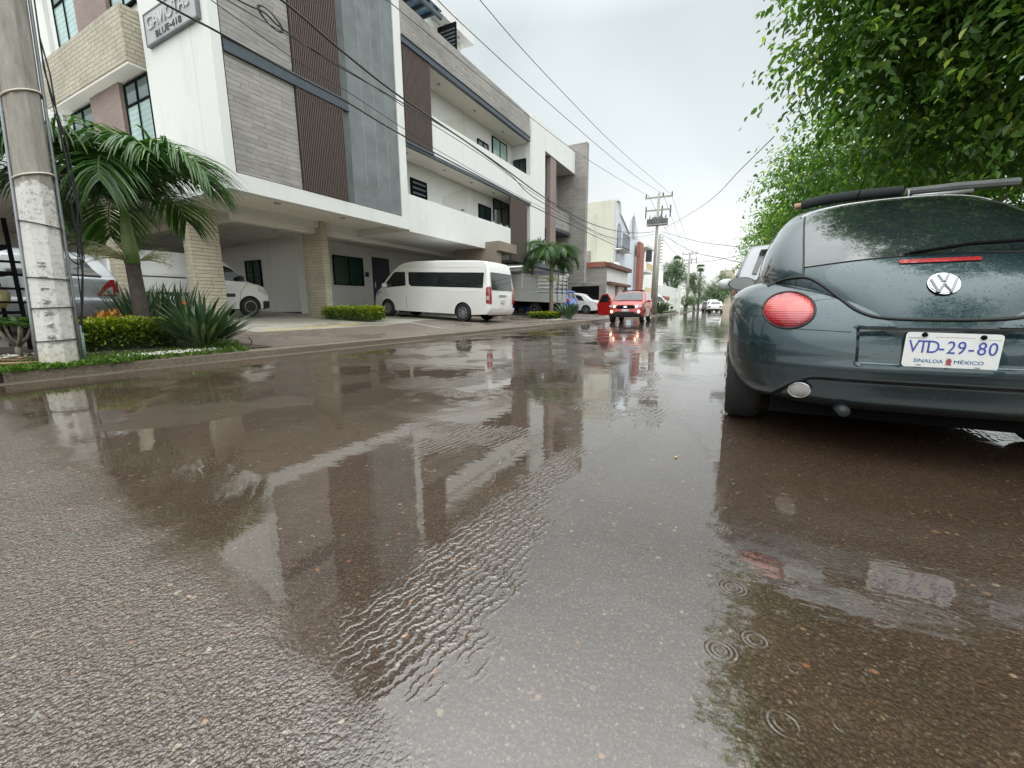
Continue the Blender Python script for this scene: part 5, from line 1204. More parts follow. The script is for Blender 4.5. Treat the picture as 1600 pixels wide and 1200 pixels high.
def hedge(label, x0, x1, y0, y1, zt, n, L, seed, rz=0):
    cx0, cy0 = (x0+x1)/2, (y0+y1)/2; r = empty('hedge', (cx0, cy0, gz(cy0)), rz, label, 'hedge'); hx, hy = (x1-x0)/2, (y1-y0)/2
    leaf_box('foliage', -hx, hx, -hy, hy, .02, zt, n, L, 'hedge_leaf', seed, r)
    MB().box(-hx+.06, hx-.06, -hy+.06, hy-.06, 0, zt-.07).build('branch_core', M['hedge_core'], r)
    return r
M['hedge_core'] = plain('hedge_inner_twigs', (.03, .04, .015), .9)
hedge('clipped yellow-green hedge between the concrete pole and the spiky clump', 2.15, 3.35, 7.85, 8.35, .40, 6500, .055, 1)
hedge('low clipped yellow-green hedge at the foot of the carport pillar', 10.05, 10.75, 10.75, 13.0, .42, 5200, .07, 2)
hedge('small low hedge patch beside the young palm near the stake truck', 19.3, 20.3, 8.1, 9.4, .28, 2200, .08, 3)
# --- strap-leaved clumps
def clump(label, x, y, z, n, hgt, spread_, seed, wd=.035, name='spiky_clump', mat='strap_leaf', group=None):
    rs = np.random.default_rng(seed); polys = []; tone = []
    for i in range(n):
        az = rs.uniform(0, 2*math.pi); lean = rs.uniform(.05, spread_); p = np.array([math.cos(az), math.sin(az), 0])*rs.uniform(0, .28)*hgt; d = np.array([math.cos(az)*lean, math.sin(az)*lean, 1.0]); d /= np.linalg.norm(d)
        sd = np.array([-math.sin(az+rs.uniform(-.6, .6)), math.cos(az), 0.]); sd /= np.linalg.norm(sd); L_ = hgt*rs.uniform(.55, 1.15); prev = None; tn = np.clip(rs.normal(.42, .2), 0, 1); k = 7; stalk = .35
        for s_ in range(k+1):
            t = s_/k; w_ = wd*(.16 if t < stalk else max(.03, math.sin(math.pi*min(1, (t-stalk+.10)/(1.02-stalk+.10))))*1.0)*hgt; cur = (p-sd*w_, p+sd*w_)
            if prev: polys.append([prev[0], prev[1], cur[1], cur[0]]); tone.append(tn)
            prev = cur; p = p+d*L_/k; d = d+np.array([math.cos(az), math.sin(az), -.35])*rs.uniform(.01, .15); d /= np.linalg.norm(d)
    r = empty(name, (x, y, z), 0, label, 'plant', group); polys_mesh('leaves', np.array(polys), M[mat], r, np.array(tone)); return r
c0 = PY(318, 556, 7.55)
cl = clump('large spiky clump of bird-of-paradise leaves with one orange flower at the kerb', c0.x, 7.55, gz(7.5), 330, .80, 1.35, 4, .034)
fl = MB(); q = Vector((-.22, -.16, .68))
for i in range(5): fl.tube([q, q+Vector((random.uniform(-.05, .05), random.uniform(-.03, .03), random.uniform(.02, .08)))], [.010, .003], 5)
fl.build('flower', plain('orange_petal', (.72, .13, .03), .5), cl)
MB().tube([(-.08, -.05, .0), (-.18, -.13, .4), q], .007, 5).build('flower_stem', M['crownshaft'], cl)
c0 = PX(880, 498, 20.2); clump('dark spiky clump behind the small hedge patch near the stake truck', c0.x, c0.y-.25, gz(c0.y), 110, .95, .8, 9, .04)
for i, (a, b_, Y) in enumerate(((214, 500, 9.6), (250, 497, 9.7), (282, 500, 9.6))):
    c0 = PY(a, b_, Y); clump(('leftmost', 'middle', 'rightmost')[i]+' of three grassy dark clumps behind the yellow-green hedge', c0.x, Y, gz(Y), 130, 1.0, .35, 40+i, .014, 'grassy_clump', 'strap_leaf', 'grassy clumps behind the hedge')
c0 = PX(1038, 500, 33); clump('bushy green plant standing at the foot of the two far poles', 44.0, 6.95, .12, 260, 1.35, .7, 77, .03, 'bushy_plant')
# orange croton and small kerb plants
def small_leafy(label, x, y, z, n, rad, h, L, mat, seed, name='leafy_plant'):
    rs = np.random.default_rng(seed); r = empty(name, (x, y, z), 0, label, 'plant'); P_ = rs.normal(0, 1, (n, 3)); P_ = nrm(P_)*rs.random((n, 1))**.5; P_[:, :2] *= rad; P_[:, 2] = np.abs(P_[:, 2])*h
    d = nrm(P_-np.array([0, 0, 0]))+rs.normal(0, .4, P_.shape); d[:, 2] += .3; nn = rs.normal(0, .4, P_.shape); nn[:, 2] += 1
    polys_mesh('leaves', leaf_polys(P_, d, nn, L*rs.uniform(.6, 1.3, n), L*.5*rs.uniform(.7, 1.2, n)), M[mat], r, np.tile(np.clip(rs.normal(.5, .25, n), 0, 1), 2))
    mb = MB()
    for i in range(4): mb.tube([(0, 0, 0), (rs.uniform(-.5, .5)*rad, rs.uniform(-.5, .5)*rad, h*.7)], [.01, .004], 4)
    mb.build('stem', M['bark'], r); return r
for i, a in enumerate((160, 172, 184)):
    c0 = PY(a, 505, 8.5); small_leafy(('left', 'middle', 'right')[i]+' one of three orange-leaved shrubs peeping over the near hedge', c0.x, 8.5, gz(8.5)+.28, 60, .11, .24, .10, 'croton', 50+i, 'croton_shrub')
c0 = PY(355, 552, 7.25); small_leafy('low bright green plant at the kerb beside the white pebbles', c0.x, 7.25, gz(7.2), 420, .26, .14, .045, 'grass', 60)
# frangipani shrub left of the pole
r = empty('frangipani_shrub', tuple(PY(30, 552, 8.0)[:2])+(gz(8.0),), 0, 'small bare-stemmed shrub with a few leaves left of the concrete pole', 'shrub')
mb = MB(); rs = np.random.default_rng(8); tips = []
mb.tube([(0, 0, 0), (.0, 0, .14)], [.035, .03], 8)
for i in range(7):
    az = i*2.4; p = Vector((0, 0, .12)); q = p+Vector((math.cos(az)*.10, math.sin(az)*.10, .12)); t = q+Vector((math.cos(az)*.07, math.sin(az)*.07, .17)); mb.tube([p, q, t], [.022, .017, .013], 7); tips.append(np.array(t))
mb.build('branches', M['bark'], r, smooth=True)
n = 110; bs = np.array([tips[i % 7] for i in range(n)])+rs.normal(0, .03, (n, 3)); d = rs.normal(0, 1, (n, 3)); d[:, 2] = .3; nn = rs.normal(0, .3, (n, 3)); nn[:, 2] += 1
polys_mesh('leaves', leaf_polys(bs, d, nn, rs.uniform(.08, .16, n), rs.uniform(.03, .045, n)), M['palm_leaf'], r, np.tile(rs.random(n)*.8, 2))

# --- verge: soil, grass, pebbles
sheet('verge', [(-1.2, KERB+.08), (4.35, KERB+.08), (4.1, 8.1), (3.6, 8.9), (-1.2, 9.6)], lambda x, y: gz(y)+.012, M['soil'])
rs = np.random.default_rng(12); n = 22000
gx = rs.uniform(-1.2, 3.9, n); gy = KERB-.02+np.abs(rs.normal(0, .36, n)); gy[: n//5] = rs.uniform(KERB-.12, KERB+.15, n//5); gx[: n//5] = rs.uniform(-1.2, 2.4, n//5)
keep = (rs.random(n) < np.where(gx > 2.6, .4, 1)); gx, gy = gx[keep], gy[keep]; n = len(gx)
base = np.stack([gx, gy, .115+.05*np.maximum(0, gy-6.85)+np.zeros(n)], 1); d = rs.normal(0, .75, (n, 3)); d[:, 2] = 1; hgt_ = rs.uniform(.025, .085, n)
tag(polys_mesh('grass', leaf_polys(base, d, rs.normal(0, 1, (n, 3)), hgt_, np.full(n, .008), .3), M['grass'], None, np.tile(np.clip(rs.normal(.5, .25, n), 0, 1), 2)), kind='stuff')
mb = MB(); rp = random.Random(4)
def pebble(mb, x, y, z, r_):
    vs = []; 
    for k in range(8):
        a = k*math.pi/4; vs.append((x+math.cos(a)*r_*rp.uniform(.8, 1.2), y+math.sin(a)*r_*rp.uniform(.6, 1), z+r_*.25))
    vs += [(x, y, z+r_*rp.uniform(.6, .9)), (x, y, z-r_*.2)]; mb.add(vs, [(k, (k+1) % 8, 8) for k in range(8)]+[((k+1) % 8, k, 9) for k in range(8)])
for cxp, cyp, sx_, sy_, k in ((3.0, 7.10, .30, .07, 420), (1.0, 8.0, .45, .10, 300), (19.6, 7.75, .9, .15, 160)):
    for i in range(k): x, y = rp.gauss(cxp, sx_), rp.gauss(cyp, sy_); y = max(y, KERB+.09); pebble(mb, x, y, gz(y)+.018, rp.uniform(.012, .03)*(1.6 if cxp > 10 else 1))
tag(mb.build('pebbles', plain('white_pebble', (.52, .50, .45), .6, scale=30, var=.3)), kind='stuff')
# fallen palm frond, brown
mb = MB(); a = PY(5, 578, 7.15); b_ = PY(70, 570, 7.2)
for i in range(26):
    t = i/25; p = Vector((.35+1.15*t, 7.75-.55*t, gz(7.6)+.06)); q = p+Vector((rp.uniform(-.15, .25), rp.uniform(-.12, .12), rp.uniform(-.02, .05))); mb.tube([p, (p+q)/2+Vector((0, 0, .02)), q], [.006, .004, .002], 4)
mb.tube([(.2, 7.85, gz(7.8)+.05), (.9, 7.55, gz(7.5)+.09), (1.6, 7.2, gz(7.2)+.05)], [.02, .016, .01], 6)
tag(mb.build('fallen_frond', M['dry_leaf']), 'dry brown fallen palm frond on the ground left of the concrete pole', 'palm frond')
mb = MB(); mb.tube([(.55, 7.3, .19), (1.0, 7.08, .20), (1.65, 7.02, .18)], [.030, .024, .014], 6); tag(mb.build('fallen_frond', plain('tan_dead_stalk', (.36, .24, .13), .8), smooth=True), 'dry tan palm stalk lying in the grass before the concrete pole', 'palm frond')

# --- ficus trees on the right
def crown(name, lobes, n, L, mat, seed, parent, droop=.5, tw=9, toneb=0.0):
    """clusters of leaves on arching twigs over a set of lobes (cx,cy,cz,r)"""
    rs = np.random.default_rng(seed); nt_ = n//tw; wts = np.array([l[3]**(2 if l[3] < .75 else 1.5) for l in lobes]); li = rs.choice(len(lobes), nt_, p=wts/wts.sum()); lb = np.array(lobes)[li]
    u = nrm(rs.normal(0, 1, (nt_, 3))); rad = lb[:, 3]*np.where(rs.random(nt_) < .25, rs.uniform(.4, .75, nt_), 1-.25*rs.random(nt_)**1.7)*(1+.10*np.sin(u[:, 0]*7+li)+.08*np.sin(u[:, 2]*9+li*2)); C_ = lb[:, :3]+u*rad[:, None]*np.array([1, 1, .85])
    od = u*.8+rs.normal(0, .35, u.shape); od[:, 2] += .15; od = nrm(od)
    bases = []; dirs = []; nors = []; Ls = []; tones = []
    for k in range(tw):
        t = (k+.5)/tw; s_ = t*L*5.0; pos = C_+od*s_+np.array([0, 0, -1])*(s_**2)*droop*.9
        sgn = 1 if k % 2 else -1; sd = nrm(np.cross(od, [0, 0, 1])); dd = od*.5+sd*sgn*.8+np.array([0, 0, -.55])+rs.normal(0, .28, od.shape); nn = np.array([0, 0, 1])+u*.6+rs.normal(0, .35, od.shape)
        pos = pos+rs.normal(0, L*.22, pos.shape); bases.append(pos); dirs.append(dd); nors.append(nn); Ls.append(L*rs.uniform(.65, 1.15, nt_)*(1-.25*t))
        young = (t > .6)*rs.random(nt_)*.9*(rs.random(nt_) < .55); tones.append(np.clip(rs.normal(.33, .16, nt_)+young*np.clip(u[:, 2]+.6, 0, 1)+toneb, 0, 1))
    base, d, nn, LL, tn = map(np.concatenate, (bases, dirs, nors, Ls, tones))
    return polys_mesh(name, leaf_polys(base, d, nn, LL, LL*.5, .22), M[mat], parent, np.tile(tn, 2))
def tree(label, x, y, z, hgt, lobes, n, L, seed, mat='ficus_leaf', group=None, name='ficus_tree', tr=.16, droop=.5, toneb=0):
    lr = np.random.default_rng(seed+100); sub = []
    for l in lobes:
        for k in range(12): u = nrm(lr.normal(0, 1, 3)); u[2] *= .8; sub.append(tuple(np.array(l[:3])+u*l[3]*.84)+(l[3]*lr.uniform(.24, .40),))
    shrunk = [(l[0], l[1], l[2], l[3]*.80) for l in lobes]
    r = empty(name, (x, y, z), 0, label, 'tree', group); rs = random.Random(seed); t = MB()
    zb = min(l[2] for l in lobes)
    t.tube([(0, 0, -.1), (.03, .02, zb*.35), (0, .05, zb*.8)], [tr*1.2, tr, tr*.85], 10)
    for l in lobes:
        m_ = Vector((l[0]*.45, l[1]*.45, zb*.8+(l[2]-zb*.8)*.5)); t.tube([(0, .05, zb*.75), m_, (l[0], l[1], l[2])], [tr*.42, tr*.25, tr*.08], 7)
        for k in range(3): u = Vector((rs.uniform(-1, 1), rs.uniform(-1, 1), rs.uniform(-.4, 1))).normalized()*l[3]*.8; t.tube([m_, m_+(Vector(l[:3])+u-m_)*.6, Vector(l[:3])+u], [tr*.25, tr*.12, tr*.04], 5)
    t.build('trunk', M['bark'], r, smooth=True); crown('crown', shrunk+sub, n, L, mat, seed, r, droop, toneb=toneb); return r
G = 'ficus trees along the right pavement'
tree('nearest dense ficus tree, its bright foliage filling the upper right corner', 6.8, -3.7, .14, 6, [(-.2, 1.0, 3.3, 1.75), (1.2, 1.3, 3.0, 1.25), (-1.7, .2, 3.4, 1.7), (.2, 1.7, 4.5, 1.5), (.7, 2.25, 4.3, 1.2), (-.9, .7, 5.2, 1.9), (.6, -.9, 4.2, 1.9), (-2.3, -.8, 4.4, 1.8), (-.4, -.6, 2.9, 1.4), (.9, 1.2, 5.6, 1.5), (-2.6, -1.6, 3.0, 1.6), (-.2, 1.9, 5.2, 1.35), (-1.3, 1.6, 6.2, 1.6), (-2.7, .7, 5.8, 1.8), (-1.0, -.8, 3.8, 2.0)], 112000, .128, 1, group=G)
tree('second ficus tree from the camera, behind the silver vehicle', 12.0, -3.7, .14, 6, [(0, 1.6, 3.0, 1.6), (1.2, 1.9, 3.3, 1.5), (-1.2, 1.6, 3.5, 1.5), (0, 1.5, 4.6, 1.3), (.6, -.8, 4.6, 1.8), (-.6, -1.2, 3.2, 1.6), (1.8, .9, 2.6, 1.4)], 30000, .125, 2, group=G)
tree('third ficus tree from the camera, rounded crown over the right pavement', 18.5, -3.8, .14, 6, [(0, 2.0, 3.0, 1.7), (1.5, 2.0, 2.9, 1.5), (-1.4, 2.0, 3.1, 1.5), (0, 1.3, 4.2, 1.5), (1.0, -1.0, 4.2, 1.8)], 18000, .14, 3, group=G)
tree('fourth ficus tree, the farthest on the right pavement', 26, -4.0, .14, 6, [(0, 2.4, 3.2, 1.9), (1.8, 2.3, 3.0, 1.7), (-1.7, 2.2, 3.1, 1.7), (0, 1.3, 4.4, 1.6), (1.0, -1.0, 4.2, 1.8)], 13000, .17, 4, group=G)
tree('large leafy tree over the pavement behind the camera, mirrored in the hatchback window', -3.6, -3.9, .14, 7, [(0, 1.2, 5.2, 1.9), (1.5, .8, 5.6, 1.6), (-1.6, .5, 5.3, 1.8), (.3, -1.2, 5.5, 2.0), (0, .5, 6.6, 1.7)], 9000, .14, 6, group=G)
# ================================================================== POLES AND WIRES
def pole_mat():
    m, nt, P = new_mat('painted_concrete_pole'); T = NT(nt); v = T.coord(); s = T.n('ShaderNodeSeparateXYZ'); T.l(v, s.inputs[0]); z = s.outputs[2]
    conc = T.ramp(T.noise(vcomb(T, T.math('MULTIPLY', s.outputs[0], 8), T.math('MULTIPLY', s.outputs[1], 8), T.math('MULTIPLY', z, 1.5)), 2, 6, .65), [(.3, (.20, .185, .16)), (.7, (.34, .315, .28))])
    edge = T.math('ADD', z, T.math('MULTIPLY', T.noise(v, 6, 4), -.35)); white = T.maprange(edge, 1.99-.16, 2.02-.16, 1, 0)
    wear = T.noise(v, 24, 9, .78); wm = T.maprange(T.math('ADD', T.math('MULTIPLY', wear, .7), T.math('MULTIPLY', T.noise(v, 4, 3), .3)), .40, .50, .1, .92); c = T.mix(T.math('MULTIPLY', white, wm), conc, (.62, .62, .59))
    foot = T.maprange(T.math('ADD', z, T.math('MULTIPLY', wear, .25)), .20, .42, 1, 0); c = T.mix(T.math('MULTIPLY', foot, .6), c, (.46, .40, .29))
    rust = T.maprange(T.noise(v, 5, 6, .7), .62, .72, 0, .4); c = T.mix(rust, c, (.24, .13, .08)); T.l(c, P.inputs['Base Color']); P.inputs['Roughness'].default_value = .75
    T.l(T.bump(T.math('ADD', wear, T.noise(v, 60, 4)), .5, .006), P.inputs['Normal']); return m
M['pole_near'] = pole_mat(); M['pole'] = plain('weathered_concrete_pole', (.30, .285, .25), .8, scale=2, var=.2, bump=.4)
M['rope'] = plain('pale_strap', (.55, .52, .44), .7); M['wire'] = plain('black_cable', (.012, .012, .014), .5, bump=0); M['thinwire'] = plain('grey_wire', (.10, .10, .105), .5, bump=0)
M['pvc'] = plain('green_grey_conduit', (.24, .34, .28), .5); M['conduit'] = plain('grey_steel_conduit', (.27, .29, .30), .4, .4)
BX, BY = PY(95, 574, 7.02).x, 7.02
tb = PY(12, 0, 7.02)
P0 = empty('utility_pole', (BX, BY, gz(7)-.05), 0, 'thick octagonal concrete pole with peeling white paint at the left edge', 'utility pole')
lean = ((tb.x-BX)/(tb.z-.13), 0)
H_ = 9.5
mb = MB(); mb.tube([(0, 0, 0), (lean[0]*3, 0, 3), (lean[0]*6, 0, 6), (lean[0]*H_, 0, H_)], [.172, .150, .132, .11], 8); mb.build('shaft', M['pole_near'], P0, bevel=.008)
def rp_(z): return float(np.interp(z, [0, 3, 6, 9.5], [.172, .150, .132, .11]))
for z, mt, wob in ((2.12, 'rope', .05), (.33, 'dark', .01), (.70, 'dark', .01), (1.03, 'dark', -.01), (1.62, 'dark', -.03), (2.95, 'rope', .06)):
    mb = MB(); r_ = rp_(z)*1.03; pts = [(lean[0]*z+math.cos(a)*r_, math.sin(a)*r_, z+wob*math.sin(a+2.2)) for a in np.linspace(0, 2*math.pi, 25)]; mb.tube(pts, .011 if mt == 'rope' else .007, 6); mb.build('strap', M[mt], P0, smooth=True)
def onpole(z, ang, off): r_ = rp_(z)+off; return (lean[0]*z+math.cos(ang)*r_, math.sin(ang)*r_, z)
for ang, rad, mt, z1 in ((R(-12), .016, 'conduit', 5.5), (R(178), .014, 'conduit', 4.2)):
    mb = MB(); mb.tube([onpole(z, ang, rad*.9) for z in np.linspace(.05, z1, 8)], rad, 8); mb.build('conduit', M[mt], P0, smooth=True)
mb = MB(); mb.tube([onpole(z, R(8), .05) for z in (.03, .25, .5)], .028, 10); mb.build('conduit', M['pvc'], P0, smooth=True)
rw = random.Random(2)
mb = MB()
for k in range(4):
    ps = []; a = R(rw.uniform(-25, 15)); o_ = rw.uniform(.05, .16); z_ = rw.uniform(.4, .55); zt_ = rw.uniform(2.6, 5.5)
    for q in range(12): z = z_+(zt_-z_)*q/11; ps.append(onpole(z, a+rw.uniform(-.04, .04), .05+(o_-.02+rw.uniform(-.02, .03))*math.sin(math.pi*min(1, q/9))))
    mb.tube(ps, rw.choice([.004, .006, .008]), 5)
for k in range(5):
    z = rw.uniform(1.3, 2.1); c0 = Vector(onpole(z, 0, .10)); mb.tube([c0+Vector((math.cos(t)*.07, math.sin(t)*.03, math.sin(t)*.12)) for t in np.linspace(0, 6.5, 16)], .005, 4)
mb.build('loose_cables', M['wire'], P0)
# scratched lettering down the pole
M['scratch'] = plain('scratched_line', (.30, .30, .29), .8)
for i, ch in enumerate('HILARVS'):
    z = 1.18-.135*i; cam_dir = math.atan2(-BY, -BX); a = cam_dir-.25; r_ = rp_(z)*.97
    t_ = text('lettering', ch, .09, M['scratch'], P0, (lean[0]*z+math.cos(a)*r_, math.sin(a)*r_, z), (0, 0, -1), (-math.sin(a), math.cos(a), 0), .006, .9)
def far_pole(label, x, y, H, arms, tf=True, rad=.16, lean_=0, group=None, tube=True):
    r = empty('utility_pole', (x, y, .1), 0, label, 'utility pole', group); r.rotation_euler = (-lean_/H, 0, 0); lean_ = 0; MB().tube([(0, 0, 0), (lean_, 0, H)], [rad, rad*.6], 10).build('shaft', M['pole'], r, smooth=True)
    for z, w_, dn in arms:
        a = MB().box(-.05, .05, -w_, w_, z-.06, z+.06).build('crossarm', M['pole'], r)
        for yy in (-w_*.93, -w_*.3, w_*.93):
            m_ = MB(); m_.lathe([(.03, .06), (.07, .12), (.04, .16), (.07, .2), (.04, .25), (.06, .3), (.02, .36)], (0, yy, z), 'z', 10); m_.build('insulator', M['dark'], a, smooth=True)
            if dn: m_ = MB(); m_.lathe([(.03, -.06), (.06, -.12), (.05, -.5), (.02, -.7)], (0, yy, z), 'z', 8); m_.build('fuse_switch', M['dark'], a, smooth=True)
    return r
fp = far_pole('tall concrete power pole with two crossarms and a bank of lamps-like boxes, centre of the street view', 40, PX(1018, 487, 40).y, PX(1030, 303, 40).z, ((PX(1030, 308, 40).z-.1, 1.15, False), (PX(1030, 328, 40).z-.1, 1.1, True)), rad=.16, lean_=PX(1030, 303, 40).y-PX(1018, 487, 40).y)
fp['label'] = 'tall concrete power pole with two crossarms and a row of grey boxes on a platform'
zt_ = PX(1027, 350, 40).z-.1
pl = MB(); pl.box(-.3, .3, -.85, .85, zt_-.12, zt_-.02); pl.build('platform', M['pole'], fp)
for i, yy in enumerate((-.66, -.24, .24, .66)): m_ = MB(); m_.box(-.26, .26, yy-.19, yy+.19, zt_, zt_+.42+.12*(i in (1, 2))); m_.lathe([(.05, .5), (.07, .6), (.03, .66), (.03, .78)], (0, yy, zt_), 'z', 8); [m_.box(-.29, -.26, yy-.15+.1*q, yy-.11+.1*q, zt_+.03, zt_+.38) for q in range(4)]; m_.build('transformer', plain('transformer_grey', (.13, .14, .14), .6) if i == 0 else bpy.data.materials['transformer_grey'], fp, smooth=True, angle=50)
c = PX(1013, 400, 39.6); tag(MB().box(c.x-.2, c.x+.2, c.y-.22, c.y+.25, c.z-.5, c.z+.5).build('meter_cabinet', M['dark'], None, bevel=.02), 'dark metal cabinet fixed on the left of the tall power pole', 'cabinet')
bpy.data.objects['meter_cabinet'].parent = fp; bpy.data.objects['meter_cabinet'].location = (-40, -fp.location.y, -.1)
for k_ in ('label', 'category'): del bpy.data.objects['meter_cabinet'][k_]
sp = far_pole('shorter weathered pole right beside the tall power pole, with pegs down its side', 37.5, PX(1023, 487, 37.5).y, PX(1031, 368, 37.5).z, (), rad=.16, lean_=PX(1031, 368, 37.5).y-PX(1023, 487, 37.5).y)
mb = MB()
for i in range(9): mb.tube([(-.02, -.12, 6.3-.25*i), (-.02, -.32, 6.3-.25*i)], .03, 5)
mb.build('climbing_pegs', M['dark'], sp)
p3 = far_pole('third power pole down the street with two crossarms beside the fan palms', 74, PX(1078, 395, 74).y, PX(1080, 395, 74).z, ((PX(1080, 398, 74).z, 1.1, False), (PX(1080, 407, 74).z, 1.1, True)), rad=.2)
p4 = far_pole('distant slim pole at the right side of the street near the pale building', 120, PX(1133, 420, 120).y, PX(1133, 418, 120).z, ((PX(1133, 424, 120).z, .6, False),), rad=.2)
q = PX(1060, 485, 57); tag(MB().box(q.x-.22, q.x+.22, q.y-.18, q.y+.18, 0, PX(1060, 446, 57).z).build('gate_post', M['white'], None, bevel=.02), 'white square gate post standing before the white boundary wall', 'post')
# wires (each one a real curve through the street)
def wire(name, label, pts, rad, mat='wire', group='overhead cables', jitter=0):
    L_ = smooth_line([tuple(p) for p in pts], 8); mb = MB().tube([tuple(p) for p in L_], rad, 5, cap=True); o = mb.build(name, M[mat], None, smooth=True); return tag(o, label, 'cable', group)
def wp_(l, Y): return [PY(a, b, Y(i) if callable(Y) else Y) for i, (a, b) in enumerate(l)]
top = (BX+lean[0]*4.6, 7.02)
wire('overhead_cable', 'lowest thick black cable running across the white corner wall and along the steel band', wp_([(60, -120), (242, -3), (344, 52), (459, 116), (541, 159), (637, 216), (796, 301), (850, 331), (1000, 402)], 7.0), .016)
wire('overhead_cable', 'thick twisted black cable crossing the slat screen from the top of the picture', wp_([(300, -90), (433, -5), (531, 77), (606, 137), (669, 181), (747, 234), (796, 269), (850, 308), (915, 346), (964, 361)], 7.0)+[PX(1000, 364, 34), PX(1022, 362, 40)], .020)
wire('overhead_cable', 'cable with a coiled spare loop over the grey plank stone', wp_([(250, -75), (372, 0), (412, 19), (440, 44), (520, 98), (631, 162), (720, 216), (796, 272), (850, 318), (960, 372)], 6.9)+[PX(1022, 366, 40)], .013)
wire('overhead_cable', 'thin wire just above the lowest thick cable', wp_([(200, -90), (327, -2), (462, 94), (544, 144), (634, 203), (700, 244), (850, 326), (1000, 398)], 7.1), .007)
wire('overhead_cable', 'thin wire between the twisted cable and the spare loop', wp_([(230, -90), (340, -10), (445, 52), (541, 108), (640, 172), (760, 248), (850, 312), (960, 374)], 6.8)+[PX(1022, 370, 40)], .008)
lp = MB(); c0 = PY(423, 30, 6.9)
for k in range(3): lp.tube([c0+Vector((math.cos(t)*(.17+.02*k), 0, math.sin(t)*.10-.35*(math.cos(t)*.17))) for t in np.linspace(0, 6.28, 20)], .008, 5)
tag(lp.build('cable_loop', M['wire'], None, smooth=True), 'coiled black spare cable loop hanging over the grey plank stone', 'cable loop')
wire('power_line', 'upper right bare power line over the roofs to the right end of the top crossarm', wp_([(640, -130), (750, 0), (810, 70), (880, 145), (950, 217)], 6.3)+[PX(1000, 262, 30), PX(1047, 302, 40)], .011, 'thinwire', 'bare power lines')
wire('power_line', 'middle bare power line over the roofs to the centre insulator of the top crossarm', wp_([(560, -130), (684, 0), (740, 54), (845, 150), (950, 241)], 6.6)+[PX(1000, 280, 31), PX(1036, 303, 40)], .011, 'thinwire', 'bare power lines')
wire('power_line', 'left bare power line grazing the roof edge to the left end of the top crossarm', wp_([(500, -80), (600, -2), (627, 18), (827, 182), (915, 247)], 7.0)+[PX(1000, 299, 33), PX(1013, 305, 40)], .010, 'thinwire', 'bare power lines')
a = PX(1210, 213, 14); b_ = PX(1036, 358, 40); m_ = (a+b_)/2; wire('service_cable', 'single cable rising from the tall power pole to the ficus tree', [a, PX(1160, 262, 17.5), PX(1100, 320, 24), b_], .013, 'thinwire', 'service cables')
for i, (l, lab) in enumerate(((((1034, 362), (1090, 377), (1155, 386)), 'upper pale cable from the tall power pole to the right-hand trees'), (((1034, 366), (1080, 392), (1130, 404), (1165, 412)), 'lower pale cable from the tall power pole to the right-hand trees'), (((1034, 372), (1060, 400), (1078, 410)), 'short sagging cable between the tall power pole and the third pole'))):
    X = (40, 34, 26, 22) if i < 2 else (40, 60, 74); wire('service_cable', lab, [PX(p[0], p[1], X[k]) for k, p in enumerate(l)], .018, 'thinwire', 'service cables')
for i, (a, b_) in enumerate((((1049, 303), (1088, 398)), ((1036, 303), (1080, 398)), ((1013, 305), (1073, 398)))):
    wire('power_line', ('right', 'middle', 'left')[i]+' power line running on from the tall pole to the third pole', [PX(a[0], a[1], 40), (PX(a[0], a[1], 40)+PX(b_[0], b_[1], 74))/2-Vector((0, 0, .8)), PX(b_[0], b_[1], 74)], .014, 'thinwire', 'power lines beyond the tall pole')
wire('power_line', 'far cable crossing the sky low above the street right of the third pole', [PX(1066, 412, 70), PX(1110, 408, 64), PX(1160, 398, 50)], .03, 'thinwire', 'power lines beyond the tall pole')

# ================================================================== HOUSES FURTHER DOWN
def house(name, label, origin=(0, 0, 0)):
    return empty(name, origin, 0, label, 'house')
def hb(p, name, m, x0, x1, y0, y1, z0, z1, par=None):
    o = MB().box(x0, x1, y0, y1, z0, z1).build(name, M[m], par or p); 
    if par is None: o.location = -p.location
    return o
M['brick_red'] = stone('red_brick', ((.32, .11, .08), (.27, .09, .065), (.38, .14, .10)), .3, .09, bstr=.3)
M['roof_tile'] = plain('terracotta_edge_tile', (.30, .12, .08), .75, scale=9, var=.3); M['tile_dark'] = plain('dark_eave_tile', (.13, .06, .045), .75, scale=9, var=.3)
M['garage_door'] = plain('pale_garage_door', (.62, .60, .56), .6, scale=2)
# yellow side wall with white blue front
h = house('yellow_white_house', 'three-storey house with cream side wall and pale blue front behind the stone tower', (44, 14, 0)); zt = PX(960, 312, 38).z; zL = PX(918, 316, 38).z
hb(h, 'side_wall', 'cream', 38, 38.3, 10.25, 18, 0, zt)
mb = MB(); X0, X1 = 38.62, 48.6
prof = [(X0-.32, zt+.02), (X0+.6, zt), (X0+1.0, zt-.9), (X0+2.6, zt-1.35), (X0+4.6, zt-2.1), (X0+4.9, zt-.9+.1), (X0+6.6, zt+.35), (X0+6.8, zt+.2), (X0+8.6, zt-1.2), (X0+8.7, zt-2.1), (X1, zt-2.0), (X1, 0), (X0-.32, 0)]
n = len(prof); mb.add([(x, y, z) for y in (10.2, 14) for x, z in prof], [tuple(range(n)), tuple(range(n, 2*n))]+[(i, (i+1) % n, n+(i+1) % n, n+i) for i in range(n)])
o = mb.build('front_wall', M['blue_white'], h); o.location = -h.location
cz_ = MB(); cz_.tube([(x, 10.17, z) for x, z in prof[:5]], .11, 6); o = cz_.build('cornice', M['greywall'], h); o.location = -h.location
